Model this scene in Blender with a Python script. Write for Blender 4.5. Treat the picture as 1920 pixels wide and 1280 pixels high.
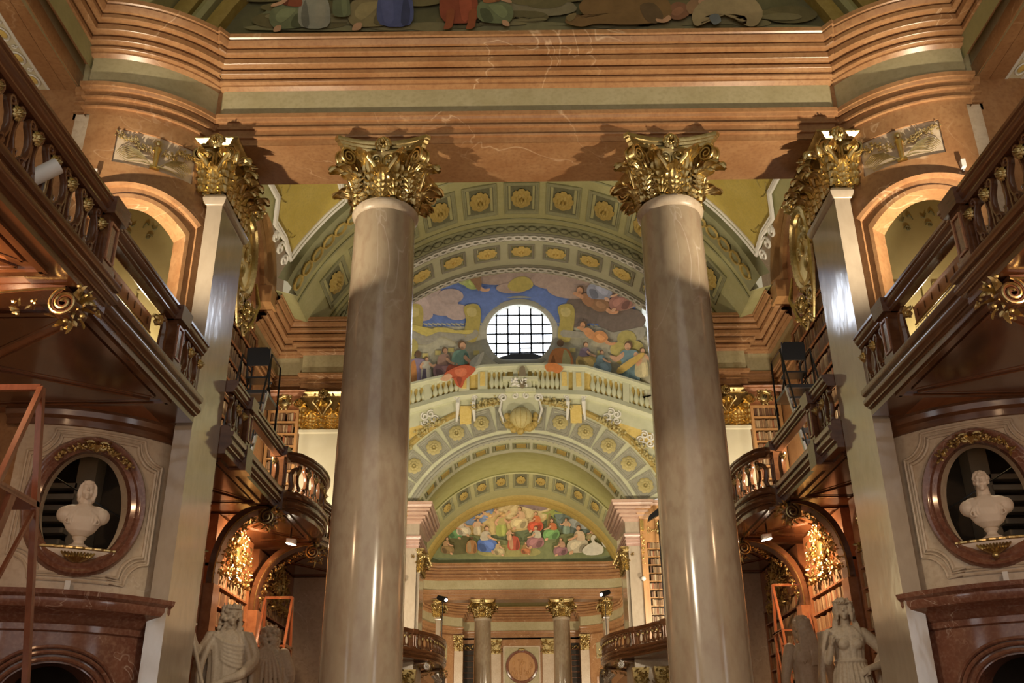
import bpy, math, random
from mathutils import Vector, Matrix
R_ = math.radians
PI = math.pi
random.seed(7)
S = bpy.context.scene
for o in list(bpy.data.objects): bpy.data.objects.remove(o)
COL = S.collection

# ------------------------------------------------------------------ camera (solved from the vanishing points)
FPX = 1786.6
cd = bpy.data.cameras.new('camera'); cam = bpy.data.objects.new('camera', cd); COL.objects.link(cam)
cd.sensor_width = 36.0; cd.lens = 36.0*FPX/1920.0; cd.clip_end = 400; cd.clip_start = 0.1
_Y = Vector((15, -810, -FPX)).normalized()
_Z = Vector((-35, 3940, -FPX)); _Z = (_Z-_Z.dot(_Y)*_Y).normalized()
_X = _Y.cross(_Z)
# rows = world axes seen in camera space -> camera axes in world space are the columns of that matrix
_M = Matrix((_X, _Y, _Z))
cam.matrix_world = Matrix.Translation((-0.245, 0, 1.6)) @ _M.to_4x4()
S.camera = cam

# ------------------------------------------------------------------ world, lamps, exposure
w = bpy.data.worlds.new('world'); S.world = w; w.use_nodes = True
w.node_tree.nodes['Background'].inputs[0].default_value = (1.0, 0.93, 0.84, 1)
w.node_tree.nodes['Background'].inputs[1].default_value = 0.6
S.view_settings.view_transform = 'Standard'; S.view_settings.look = 'None'
S.view_settings.gamma = 1.0; S.view_settings.use_curve_mapping = False
S.view_settings.exposure = 0.35

WARM = (1.0, 0.84, 0.60); WARM2 = (1.0, 0.62, 0.33); SOFT = (1.0, 0.85, 0.62); DAY = (0.80, 0.88, 1.0)
def spot(loc, to, power, col=WARM, size=140, r=0.12, blend=0.6):
    l = bpy.data.lights.new('spot_light', 'SPOT'); l.energy = power; l.color = col
    l.spot_size = R_(size); l.spot_blend = blend; l.shadow_soft_size = r
    o = bpy.data.objects.new('spot_light', l); COL.objects.link(o); o.location = loc
    o.rotation_euler = (Vector(to)-Vector(loc)).to_track_quat('-Z', 'Y').to_euler()
    return o
for s in (-1, 1):
    spot((s*7.4, 11.2, 7.05), (s*3.0, 13.8, 13.6), 1600 if s < 0 else 1900, WARM, 76, 0.07, 0.6)        # end bay uplights on the balconies
    spot((s*7.6, 8.3, 7.1), (s*8.8, 10.2, 12.7), 330, WARM, 80, 0.07, 0.5)
    spot((s*6.9, 18.6, 7.3), (s*4.5, 27.0, 12.5), 950, SOFT, 150, 0.1)         # gallery uplights of the wing
    spot((s*6.3, 24.3, 7.2), (s*6.0, 27.5, 12.0), 480, SOFT, 150, 0.1)
    spot((s*7.2, 34.0, 7.8), (s*1.5, 50.0, 22.0), 3600, SOFT, 110, 0.2)         # dome galleries
    spot((s*7.0, 44.0, 8.3), (s*5.5, 50.0, 11.0), 520, SOFT, 140, 0.15)
    spot((s*5.6, 55.5, 7.6), (s*1.5, 64.0, 14.5), 1700, SOFT, 140, 0.15)        # far wing
    spot((s*4.9, 4.0, 6.4), (-s*5.2, 17.3, 3.5), 1500, SOFT, 24, 0.1)         # added spots out of view beside the viewer, only to brighten the statues opposite
    spot((s*5.8, 70.0, 7.2), (s*1.0, 82.0, 11.5), 1900, SOFT, 150, 0.15)        # far end bay

# ------------------------------------------------------------------ materials
def nt(m): m.use_nodes = True; return m.node_tree, m.node_tree.nodes, m.node_tree.links
def mat(name, c1, c2=None, rough=0.5, metal=0.0, scale=3.0, stretch=(1,1,1), bump=0.0, bscale=None, vein=None, vs=1.2, coat=0.0, emit=None, es=0.0, mottle=None, det=6):
    m = bpy.data.materials.new(name); t, n, l = nt(m); b = n['Principled BSDF']
    b.inputs['Roughness'].default_value = rough; b.inputs['Metallic'].default_value = metal
    if coat: b.inputs['Coat Weight'].default_value = coat; b.inputs['Coat Roughness'].default_value = 0.12
    if emit: b.inputs['Emission Color'].default_value = (*emit, 1); b.inputs['Emission Strength'].default_value = es
    b.inputs['Base Color'].default_value = (*c1, 1)
    tc = n.new('ShaderNodeTexCoord'); mp = n.new('ShaderNodeMapping'); mp.inputs['Scale'].default_value = stretch
    l.new(tc.outputs['Object'], mp.inputs['Vector'])
    if c2:
        no = n.new('ShaderNodeTexNoise'); no.inputs['Scale'].default_value = scale; no.inputs['Detail'].default_value = det; no.inputs['Roughness'].default_value = 0.65
        l.new(mp.outputs[0], no.inputs['Vector'])
        cr = n.new('ShaderNodeValToRGB'); cr.color_ramp.elements[0].position = 0.32; cr.color_ramp.elements[1].position = 0.68
        cr.color_ramp.elements[0].color = (*c1, 1); cr.color_ramp.elements[1].color = (*c2, 1)
        l.new(no.outputs[0], cr.inputs[0]); out = cr.outputs[0]
        if mottle:
            n2 = n.new('ShaderNodeTexNoise'); n2.inputs['Scale'].default_value = scale*9; n2.inputs['Detail'].default_value = 4
            l.new(mp.outputs[0], n2.inputs['Vector'])
            r2 = n.new('ShaderNodeValToRGB'); r2.color_ramp.elements[0].position = 0.45; r2.color_ramp.elements[1].position = 0.7
            mx = n.new('ShaderNodeMix'); mx.data_type = 'RGBA'; mx.inputs[7].default_value = (*mottle, 1)
            l.new(n2.outputs[0], r2.inputs[0]); mu = n.new('ShaderNodeMath'); mu.operation = 'MULTIPLY'; mu.inputs[1].default_value = 0.55
            l.new(r2.outputs[0], mu.inputs[0]); l.new(mu.outputs[0], mx.inputs[0]); l.new(out, mx.inputs[6]); out = mx.outputs[2]
        if vein:
            wv = n.new('ShaderNodeTexNoise'); wv.inputs['Scale'].default_value = vs; wv.inputs['Detail'].default_value = 3; wv.inputs['Distortion'].default_value = 1.2
            l.new(mp.outputs[0], wv.inputs['Vector'])
            r3 = n.new('ShaderNodeValToRGB'); e = r3.color_ramp.elements
            e[0].position = 0.494; e[0].color = (0,0,0,1); e[1].position = 0.5; e[1].color = (1,1,1,1)
            k = e.new(0.506); k.color = (0,0,0,1)
            mk = n.new('ShaderNodeTexNoise'); mk.inputs['Scale'].default_value = vs*0.6; l.new(mp.outputs[0], mk.inputs['Vector'])
            mr = n.new('ShaderNodeValToRGB'); mr.color_ramp.elements[0].position = 0.5; mr.color_ramp.elements[1].position = 0.62
            l.new(mk.outputs[0], mr.inputs[0])
            mu = n.new('ShaderNodeMath'); mu.operation = 'MULTIPLY'; l.new(r3.outputs[0], mu.inputs[0]); l.new(mr.outputs[0], mu.inputs[1])
            l.new(wv.outputs[0], r3.inputs[0])
            mx = n.new('ShaderNodeMix'); mx.data_type = 'RGBA'; mx.inputs[7].default_value = (*vein, 1)
            l.new(mu.outputs[0], mx.inputs[0]); l.new(out, mx.inputs[6]); out = mx.outputs[2]
        l.new(out, b.inputs['Base Color'])
    if bump:
        bn = n.new('ShaderNodeTexNoise'); bn.inputs['Scale'].default_value = bscale or scale*3; bn.inputs['Detail'].default_value = 3
        l.new(mp.outputs[0], bn.inputs['Vector'])
        bp = n.new('ShaderNodeBump'); bp.inputs['Strength'].default_value = bump; bp.inputs['Distance'].default_value = 0.02
        l.new(bn.outputs[0], bp.inputs['Height']); l.new(bp.outputs[0], b.inputs['Normal'])
    return m
M = {}
M['red'] = mat('red_marble', (0.34,0.165,0.07), (0.44,0.245,0.115), 0.30, scale=1.6, vein=(0.62,0.42,0.26), vs=0.55, mottle=(0.26,0.115,0.05))
M['olive'] = mat('olive_marble', (0.42,0.36,0.20), (0.50,0.44,0.27), 0.45, scale=1.5, mottle=(0.36,0.30,0.17))
M['stone'] = mat('beige_marble', (0.56,0.44,0.31), (0.66,0.55,0.42), 0.35, scale=1.4, mottle=(0.46,0.33,0.22), vein=(0.75,0.66,0.55), vs=1.1)
M['shaft'] = mat('column_marble', (0.38,0.29,0.195), (0.52,0.42,0.30), 0.16, scale=0.9, stretch=(1,1,0.45), mottle=(0.33,0.22,0.15), vein=(0.62,0.52,0.43), vs=0.9, coat=0.35)
M['anta'] = mat('pilaster_marble', (0.38,0.305,0.225), (0.48,0.40,0.31), 0.09, scale=0.8, stretch=(1,1,0.5), bump=0.55, bscale=1.6, mottle=(0.36,0.29,0.22), coat=1.0)
M['dred'] = mat('dark_red_marble', (0.15,0.055,0.035), (0.24,0.10,0.06), 0.14, scale=2.2, mottle=(0.32,0.18,0.12), vein=(0.5,0.36,0.28), vs=1.5, coat=0.4)
M['gold'] = mat('gilding', (0.72,0.57,0.28), (0.46,0.34,0.14), 0.36, 1.0, scale=9, bump=0.15, bscale=30)
M['gold2'] = mat('pale_gilding', (0.86,0.64,0.24), (0.70,0.48,0.15), 0.34, 1.0, scale=10, bump=0.2, bscale=30)
M['walnut'] = mat('polished_walnut', (0.095,0.036,0.016), (0.18,0.073,0.031), 0.2, scale=2.0, stretch=(1.2,0.5,4), bump=0.05, coat=0.5)
M['cherry'] = mat('cherry_wood', (0.27,0.10,0.042), (0.40,0.17,0.075), 0.3, scale=2.2, stretch=(3,0.6,3), bump=0.04, coat=0.35)
M['oak'] = mat('honey_wood', (0.42,0.21,0.08), (0.55,0.30,0.12), 0.4, scale=2.2, stretch=(3,3,0.5), bump=0.04)
M['ladder'] = mat('ladder_wood', (0.20,0.06,0.026), (0.30,0.10,0.045), 0.2, scale=4, stretch=(3,3,0.5), coat=0.4)
M['black'] = mat('black_metal', (0.012,0.012,0.014), None, 0.3, 0.3)
M['steel'] = mat('steel', (0.5,0.5,0.52), None, 0.3, 0.9)
M['white'] = mat('white_plastic', (0.8,0.78,0.74), None, 0.4)
M['statue'] = mat('statue_marble', (0.52,0.40,0.28), (0.66,0.54,0.41), 0.55, scale=3, bump=0.05, bscale=12, mottle=(0.46,0.34,0.23))
M['bust'] = mat('bust_marble', (0.78,0.66,0.53), (0.86,0.76,0.64), 0.5, scale=4, bump=0.06, bscale=20)
M['cream'] = mat('cream_plaster', (0.66,0.60,0.42), (0.72,0.67,0.50), 0.6, scale=1.5)
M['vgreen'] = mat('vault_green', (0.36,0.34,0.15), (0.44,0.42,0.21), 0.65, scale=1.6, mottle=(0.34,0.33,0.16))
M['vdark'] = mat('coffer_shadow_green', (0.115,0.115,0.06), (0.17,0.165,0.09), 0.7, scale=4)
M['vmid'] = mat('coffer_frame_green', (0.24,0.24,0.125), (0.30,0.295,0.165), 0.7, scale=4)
M['vgold'] = mat('painted_ochre', (0.36,0.25,0.06), (0.46,0.34,0.10), 0.6, scale=8)
M['vyel2'] = mat('faded_yellow_panel', (0.30,0.29,0.10), (0.36,0.345,0.14), 0.6, scale=2)
M['vgoldm'] = mat('dull_ochre', (0.42,0.35,0.14), (0.52,0.44,0.20), 0.6, scale=8)
M['glass2'] = mat('daylight_pane', (0.8,0.85,0.95), None, 0.3, emit=(0.95,0.95,0.95), es=2.0)
M['vgoldl'] = mat('bright_ochre', (0.72,0.52,0.14), (0.82,0.64,0.24), 0.55, scale=8)
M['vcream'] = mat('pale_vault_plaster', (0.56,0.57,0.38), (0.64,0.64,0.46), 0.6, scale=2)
M['vwhite'] = mat('white_stucco', (0.75,0.73,0.66), (0.82,0.80,0.74), 0.6, scale=4)
M['vyellow'] = mat('yellow_panel_plaster', (0.50,0.38,0.07), (0.58,0.46,0.12), 0.6, scale=1.8, mottle=(0.42,0.33,0.09))
M['vgrey'] = mat('grey_coffer', (0.30,0.29,0.22), (0.36,0.35,0.28), 0.65, scale=3)
M['oliveroom'] = mat('olive_room_plaster', (0.36,0.30,0.125), (0.42,0.355,0.16), 0.7, scale=1.5)
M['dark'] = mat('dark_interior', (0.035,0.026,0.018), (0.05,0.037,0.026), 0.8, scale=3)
M['glass'] = mat('bright_window_pane', (0.8,0.85,0.95), None, 0.3, emit=(0.80,0.87,1.0), es=6.5)
M['muntin'] = mat('window_lead', (0.04,0.045,0.055), None, 0.5)
M['roof'] = mat('slate_roof', (0.05,0.055,0.065), None, 0.7)
M['lampglow'] = mat('lamp_glow', (1,0.9,0.75), None, 0.3, emit=(1.0,0.86,0.66), es=60)
M['floor'] = mat('floor_marble', (0.30,0.16,0.10), (0.45,0.33,0.24), 0.2, scale=1.0, mottle=(0.5,0.4,0.3))
M['paper'] = mat('wire_net', (0.55,0.47,0.30), None, 0.4, 0.6)
BOOKC = [(0.20,0.11,0.055),(0.28,0.17,0.085),(0.15,0.075,0.035),(0.36,0.25,0.14),(0.22,0.145,0.08),(0.11,0.055,0.03),(0.42,0.32,0.2),(0.25,0.09,0.04)]
for i, c in enumerate(BOOKC): M['book%d' % i] = mat('leather_%d' % i, c, tuple(v*1.35 for v in c), 0.5, scale=12)
_pc = {}
def paint(c):
    k = tuple(round(v, 3) for v in c)
    if k not in _pc: _pc[k] = mat('fresco_paint', k, tuple(min(1, v*1.28) for v in k), 0.75, scale=3.5, det=4)
    return _pc[k]

# ------------------------------------------------------------------ mesh helpers
ORG = {}
class MB:
    def __init__(s): s.v = []; s.f = []; s.mi = []; s.cur = 0
    def add(s, vs, fs):
        k = len(s.v); s.v += [tuple(p) for p in vs]; s.f += [tuple(i+k for i in f) for f in fs]; s.mi += [s.cur]*len(fs); return s
    def grid(s, rows, cu=False, cv=False):
        nr = len(rows); nc = len(rows[0]); fs = []
        for i in range(nr if cu else nr-1):
            for j in range(nc if cv else nc-1):
                fs.append((i*nc+j, i*nc+(j+1) % nc, ((i+1) % nr)*nc+(j+1) % nc, ((i+1) % nr)*nc+j))
        return s.add([p for r in rows for p in r], fs)
    def box(s, x0, x1, y0, y1, z0, z1):
        return s.add([(x0,y0,z0),(x1,y0,z0),(x1,y1,z0),(x0,y1,z0),(x0,y0,z1),(x1,y0,z1),(x1,y1,z1),(x0,y1,z1)],
                     [(0,3,2,1),(4,5,6,7),(0,1,5,4),(1,2,6,5),(2,3,7,6),(3,0,4,7)])
    def hexa(s, p): return s.add(p, [(0,3,2,1),(4,5,6,7),(0,1,5,4),(1,2,6,5),(2,3,7,6),(3,0,4,7)])
    def bar(s, a, b, w, h=None, up=(0,0,1)):
        a = Vector(a); b = Vector(b); h = h or w; d = (b-a).normalized(); u = Vector(up)
        if abs(d.dot(u)) > 0.98: u = Vector((0,1,0))
        x = d.cross(u).normalized()*w/2; y = x.cross(d).normalized()*h/2
        return s.hexa([a-x-y, a+x-y, b+x-y, b-x-y, a-x+y, a+x+y, b+x+y, b-x+y])
    def tube(s, pts, r, n=6, cap=True, closed=False):
        pts = [Vector(p) for p in pts]; N = len(pts); rows = []; prev = None
        for i, p in enumerate(pts):
            t = (pts[(i+1) % N if closed else min(i+1, N-1)]-pts[(i-1) if closed else max(i-1, 0)])
            if t.length < 1e-9: t = Vector((0,0,1))
            t.normalize()
            if prev is None:
                u = Vector((0,0,1)) if abs(t.z) < 0.9 else Vector((1,0,0))
                u = (u-u.dot(t)*t).normalized()
            else:
                u = prev-prev.dot(t)*t
                u = u.normalized() if u.length > 1e-6 else Vector((1,0,0))
            prev = u; wv = t.cross(u); rr = r[i] if isinstance(r, (list, tuple)) else r
            rows.append([p+(u*math.cos(2*PI*k/n)+wv*math.sin(2*PI*k/n))*rr for k in range(n)])
        s.grid(rows, closed, True)
        if cap and not closed:
            k = len(s.v)-N*n; s.f.append(tuple(k+n-1-j for j in range(n))); s.f.append(tuple(k+(N-1)*n+j for j in range(n))); s.mi += [s.cur]*2
        return s
    def lathe(s, prof, c=(0,0,0), n=24, a0=0, a1=2*PI, cap=False):
        full = abs(a1-a0-2*PI) < 1e-6
        rows = [[(c[0]+r*math.cos(a0+(a1-a0)*k/(n if full else n-1)), c[1]+r*math.sin(a0+(a1-a0)*k/(n if full else n-1)), c[2]+z) for k in range(n)] for r, z in prof]
        s.grid(rows, False, full)
        if cap:
            k = len(s.v)-len(prof)*n; s.f.append(tuple(k+(len(prof)-1)*n+j for j in range(n))); s.f.append(tuple(k+n-1-j for j in range(n))); s.mi += [s.cur]*2
        return s
    def ball(s, c, r, n=10, m=7):
        r = r if isinstance(r, (list, tuple)) else (r, r, r)
        rows = [[(c[0]+r[0]*math.sin(PI*i/m)*math.cos(2*PI*k/n), c[1]+r[1]*math.sin(PI*i/m)*math.sin(2*PI*k/n), c[2]-r[2]*math.cos(PI*i/m)) for k in range(n)] for i in range(m+1)]
        return s.grid(rows, False, True)
    def sweep(s, path, prof, closed=False, cap=False):
        # path: [(x,y)], profile: [(d,z)] with d to the right of the heading, mitred
        N = len(path); P = [Vector((p[0], p[1])) for p in path]; nm = []
        for i in range(N):
            ns = []
            for a, b in (((i-1) % N, i), (i, (i+1) % N)):
                if not closed and (a == N-1 and b == 0): continue
                d = P[b]-P[a]
                if d.length > 1e-9: d.normalize(); ns.append(Vector((d.y, -d.x)))
            m = sum(ns, Vector((0,0)))
            if len(ns) == 2:
                m.normalize(); m /= max(0.35, m.dot(ns[0]))
            nm.append(m)
        rows = [[(P[i].x+nm[i].x*d, P[i].y+nm[i].y*d, z) for d, z in prof] for i in range(N)]
        s.grid(rows, closed, False)
        if cap:
            n = len(prof); k = len(s.v)-N*n; s.f.append(tuple(k+n-1-j for j in range(n))); s.f.append(tuple(k+(N-1)*n+j for j in range(n))); s.mi += [s.cur]*2
        return s
    def poly(s, pts, off=None):
        return s.add(pts, [tuple(range(len(pts)))])
    def prism(s, pts, ax):   # polygon of 3-D points extruded along vector ax, closed
        n = len(pts); ax = Vector(ax); q = [Vector(p) for p in pts]
        return s.add(q+[p+ax for p in q], [tuple(range(n-1, -1, -1)), tuple(range(n, 2*n))]+[(i, (i+1) % n, n+(i+1) % n, n+i) for i in range(n)])
    def map(s, fn): s.v = [tuple(fn(*p)) for p in s.v]; return s
    def mesh(s, name, mats, sx=1, smooth=True, ang=35):
        me = bpy.data.meshes.new(name); v = s.v; f = s.f
        if sx < 0: v = [(-x, y, z) for x, y, z in v]; f = [tuple(reversed(q)) for q in f]
        me.from_pydata(v, [], f)
        mats = mats if isinstance(mats, (list, tuple)) else [mats]
        for m in mats: me.materials.append(M[m] if isinstance(m, str) else m)
        if len(mats) > 1: me.polygons.foreach_set('material_index', s.mi)
        me.update()
        if smooth: me.shade_smooth(); me.set_sharp_from_angle(angle=R_(ang))
        return me
    def build(s, name, mats, parent=None, sx=1, smooth=True, ang=35):
        org = ORG.get(parent.name) if parent else None
        if org:
            ox = org[0]*sx
            s.v = [(x-ox, y-org[1], z-org[2]) for x, y, z in s.v]
        o = bpy.data.objects.new(name, s.mesh(name, mats, sx, smooth, ang)); COL.objects.link(o)
        if parent: o.parent = parent; ORG[o.name] = org or (0,0,0)
        return o
def meta(o, label, cat, group=None, kind=None):
    o['label'] = label; o['category'] = cat
    if group: o['group'] = group
    if kind: o['kind'] = kind
    return o
def thing(name, label, cat, loc=(0,0,0), group=None, kind=None):
    o = bpy.data.objects.new(name, None); COL.objects.link(o); o.location = loc; o.empty_display_size = 0.2
    ORG[o.name] = tuple(loc); return meta(o, label, cat, group, kind)
def put(me, name, parent, mtx):
    o = bpy.data.objects.new(name, me); COL.objects.link(o)
    if parent:
        o.parent = parent; g = ORG.get(parent.name, (0,0,0)); mtx = Matrix.Translation((-g[0],-g[1],-g[2])) @ mtx
    o.matrix_basis = mtx
    ORG[o.name] = ORG.get(parent.name, (0,0,0)) if parent else (0,0,0)
    return o
def copy_tree(o, parent=None, delta=None):
    c = o.copy(); COL.objects.link(c); c.parent = parent
    for ch in o.children: copy_tree(ch, c)
    if delta: c.location = Vector(o.location)+Vector(delta)
    return c
def frame(o, x, y, z):   # 4x4 from origin and axes
    x, y, z = Vector(x).normalized(), Vector(y).normalized(), Vector(z).normalized()
    return Matrix(((x.x,y.x,z.x,o[0]),(x.y,y.y,z.y,o[1]),(x.z,y.z,z.z,o[2]),(0,0,0,1)))
def side(s): return 'left' if s < 0 else 'right'
TR = [0]
def trim(mb, mats, label, cat='moulding', sx=1, name=None, ang=35):
    TR[0] += 1
    return meta(mb.build(name or 'trim_%d' % TR[0], mats, None, sx, True, ang), label, cat, kind='structure')
def spiral(c, r0, turns, ex, ey, n=28, shrink=0.16, a0=0.0):
    c = Vector(c); ex = Vector(ex); ey = Vector(ey); out = []
    for i in range(n+1):
        t = i/n; a = a0+2*PI*turns*t; r = r0*(1-(1-shrink)*t)
        out.append(c+ex*(r*math.cos(a))+ey*(r*math.sin(a)))
    return out

# shared ornament meshes -------------------------------------------------------
def acanthus(w=0.5, h=1.0, curl=0.42, lobes=5, nu=26, nv=10, mats='gold', depth=0.13, name='leaf'):
    mb = MB(); rows = []
    for i in range(nu+1):
        u = i/nu; ph = abs(math.sin(u*lobes*PI))
        wd = w*(0.62+0.38*math.sin(min(1, u*1.3)*PI*0.6))*(1-0.62*max(0, u-0.62)/0.38)*(0.5+0.58*ph)
        if u > 0.66: q = (u-0.66)/0.34; bx = 0.05+curl*(1-math.cos(q*PI*0.85))*0.62; z = h*(0.66+0.27*math.sin(q*PI*0.80))
        else: bx = 0.115*u*u; z = h*u
        row = []
        for j in range(nv+1):
            v = 2*j/nv-1; av = abs(v)
            rib = 0.03*(1 if j % 2 == 0 else -1)*(0.4+0.6*av)
            row.append((v*wd*0.5, -(bx+depth*(1-av**1.5)*(0.55+0.45*ph)+rib+0.05*(1-ph)*av), z-0.13*h*av*(0.4+u)+0.05*h*ph*av))
        rows.append(row)
    mb.grid(rows)
    return mb.mesh(name, mats, 1, True, 28)
ME = {}
ME['leaf'] = acanthus()
ME['leafp'] = acanthus(mats='gold2', name='leaf')
def rosette_mesh(mats, petals=8, name='rosette', d=0.10):
    mb = MB()
    for ring, (r0, r1, hh, np_, ph) in enumerate(((0.25, 1.0, 0.6, petals, 0), (0.15, 0.62, 1.0, petals, 0.5))):
        for k in range(np_):
            a = 2*PI*(k+ph)/np_; ca, sa = math.cos(a), math.sin(a); wdt = r1*math.tan(PI/np_)*0.95; rows = []
            for i in range(4):
                t = i/3; r = r0+(r1-r0)*t; hw = wdt*(0.35, 0.85, 1.0, 0.45)[i]; zz = d*hh*(0.3, 0.9, 1.0, 0.25)[i]
                rows.append([(r*ca-v*hw*sa, r*sa+v*hw*ca, zz*(1-0.55*abs(v))+0.004) for v in (-1, 0, 1)])
            mb.grid(rows)
    mb.ball((0,0,d*0.6), (0.17,0.17,d*0.9), 10, 5)
    return mb.mesh(name, mats, 1, True, 60)
ME['ros_d'] = rosette_mesh('vgold'); ME['ros_l'] = rosette_mesh('vgoldl'); ME['ros_m'] = rosette_mesh('vgoldm'); ME['ros_g'] = rosette_mesh('gold')
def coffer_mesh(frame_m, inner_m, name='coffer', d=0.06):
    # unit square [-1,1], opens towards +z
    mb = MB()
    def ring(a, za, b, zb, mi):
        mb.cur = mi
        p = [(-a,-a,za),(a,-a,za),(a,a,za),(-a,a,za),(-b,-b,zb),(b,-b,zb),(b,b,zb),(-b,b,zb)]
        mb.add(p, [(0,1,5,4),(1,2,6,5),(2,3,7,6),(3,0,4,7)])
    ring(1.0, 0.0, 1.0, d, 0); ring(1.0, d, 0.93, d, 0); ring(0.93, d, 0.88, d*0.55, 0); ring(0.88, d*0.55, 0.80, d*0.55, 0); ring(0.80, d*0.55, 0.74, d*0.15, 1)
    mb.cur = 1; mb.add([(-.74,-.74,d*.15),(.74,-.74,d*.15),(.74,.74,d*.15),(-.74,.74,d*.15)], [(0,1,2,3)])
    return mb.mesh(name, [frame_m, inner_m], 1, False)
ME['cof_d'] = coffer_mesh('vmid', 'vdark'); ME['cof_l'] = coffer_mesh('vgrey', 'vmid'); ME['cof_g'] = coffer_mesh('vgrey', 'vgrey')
def blob_cluster(n, rx, rz, mats, seed, name, r=(0.03, 0.06), flat=0.5):
    rnd = random.Random(seed); mb = MB()
    for i in range(n):
        a = rnd.random()*2*PI; q = math.sqrt(rnd.random())
        mb.ball((q*rx*math.cos(a), -flat*rnd.random()*r[1]*2, q*rz*math.sin(a)), rnd.uniform(*r), 6, 4)
    return mb.mesh(name, mats, 1, True, 60)
def garland(mb, pts, r=0.05, rnd=random, ny=(0,-1,0), step=None):
    # gilt leaves and berries strung along a polyline
    ny = Vector(ny)
    for i, p in enumerate(pts):
        p = Vector(p)
        for k in range(3):
            q = p+Vector((rnd.uniform(-1,1), rnd.uniform(-1,1), rnd.uniform(-1,1)))*r*1.1+ny*r*rnd.uniform(0.2,1)
            if k == 0: mb.ball(q, r*rnd.uniform(0.4,0.65), 6, 4)
            else:
                d = Vector((rnd.uniform(-1,1), rnd.uniform(-1,1), rnd.uniform(-1,1))).normalized(); e = d.cross(ny)
                if e.length < 1e-3: e = Vector((1,0,0))
                e.normalize(); L = r*rnd.uniform(1.2,2.0)
                mb.add([q-d*L*.55, q-d*L*.2+e*L*.30, q+d*L*.15+e*L*.22+ny*L*.1, q+d*L*.62-ny*L*.05, q+d*L*.15-e*L*.22+ny*L*.1, q-d*L*.2-e*L*.30, q-d*L*.2+ny*L*.16, q+d*L*.15+ny*L*.24], [(0,1,6),(1,2,7,6),(2,3,7),(3,4,7),(4,5,6,7),(5,0,6)])
    return mb
def scroll_leafy(mb, c, r, ex, ey, n=7, rnd=random, w=0.4):
    # acanthus fronds fanned around a volute
    ex = Vector(ex); ey = Vector(ey); ez = ex.cross(ey)
    for k in range(n):
        a = 2*PI*k/n; d = ex*math.cos(a)+ey*math.sin(a); e = ez; b = Vector(c)+d*r*0.7
        L = r*rnd.uniform(0.7,1.1); sd = d.cross(ez)
        rows = []
        for i in range(5):
            t = i/4; ww = L*w*(0.5, 0.9, 0.7, 0.45, 0.05)[i]; o = b+d*L*t+sd*L*0.3*t*t
            rows.append([o-e*ww, o+sd*L*0.12, o+e*ww])
        mb.grid(rows)
    return mb

# ================================================================== SHELL OF THE NEAR END BAY
meta(MB().box(-16, 16, -5.5, 90, -0.3, 0).build('floor', 'floor'), 'polished brown and beige marble floor of the hall', 'floor', kind='structure')
PC, PR = (-7.55, 15.42), 2.15
def pm(a, z, off=0.0):
    a = R_(a); return (PC[0]+(PR+off)*math.sin(a), PC[1]-(PR+off)*math.cos(a), z)
def pframe(a, z, off=0.0):      # x along the pier, y into it, z up
    r = R_(a); return frame(pm(a, z, off), (math.cos(r), math.sin(r), 0), (-math.sin(r), math.cos(r), 0), (0,0,1))
AEND = 59.0
def arc_path(a0=0, a1=AEND, n=16, off=0.0): return [pm(a0+(a1-a0)*i/n, 0, off)[:2] for i in range(n+1)]
def ring_wall(mb, rect, hole, steps=5):
    # rect (a0,a1,z0,z1); hole: list of (a,z) ccw -> quads between both, mapped on the pier
    a0, a1, z0, z1 = rect; ca = sum(p[0] for p in hole)/len(hole); cz = sum(p[1] for p in hole)/len(hole); k = 0.0375
    out = []
    for a, z in hole:
        dx, dz = (a-ca), (z-cz); t = 1e9
        if dx > 1e-9: t = min(t, (a1-ca)/dx)
        if dx < -1e-9: t = min(t, (a0-ca)/dx)
        if dz > 1e-9: t = min(t, (z1-cz)/dz)
        if dz < -1e-9: t = min(t, (z0-cz)/dz)
        out.append([ca+dx*t, cz+dz*t])
    for cx_, cz_ in ((a0,z0),(a1,z0),(a1,z1),(a0,z1)):
        j = min(range(len(out)), key=lambda i: abs(out[i][0]-cx_)*k+abs(out[i][1]-cz_)); out[j] = [cx_, cz_]
    rows = []
    for i in range(steps+1):
        t = i/steps; rows.append([pm(h[0]+(o[0]-h[0])*t, h[1]+(o[1]-h[1])*t) for h, o in zip(hole, out)])
    mb.grid(rows, False, True)
def reveal(mb, hole, d0, d1): mb.grid([[pm(a, z, d0) for a, z in hole], [pm(a, z, d1) for a, z in hole]], False, True)
def oval(ca, cz, ra, rz, n=56): return [(ca+ra*math.cos(2*PI*i/n), cz+rz*math.sin(2*PI*i/n)) for i in range(n)]
def archhole(a0, a1, zb, zs, zt, n=24, m=10, seg=False):
    pts = [(a1, zb+(zs-zb)*i/m) for i in range(m)]; ca = (a0+a1)/2
    for i in range(n+1):
        t = PI*i/n; pts.append((ca+(a1-a0)/2*math.cos(t), zs+(zt-zs)*(math.sin(t)**2 if seg else math.sin(t)**0.8)))
    pts += [(a0, zs-(zs-zb)*(i+1)/m) for i in range(m)]
    pts += [(a0+(a1-a0)*(i+1)/8, zb) for i in range(7)]
    return pts
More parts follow.
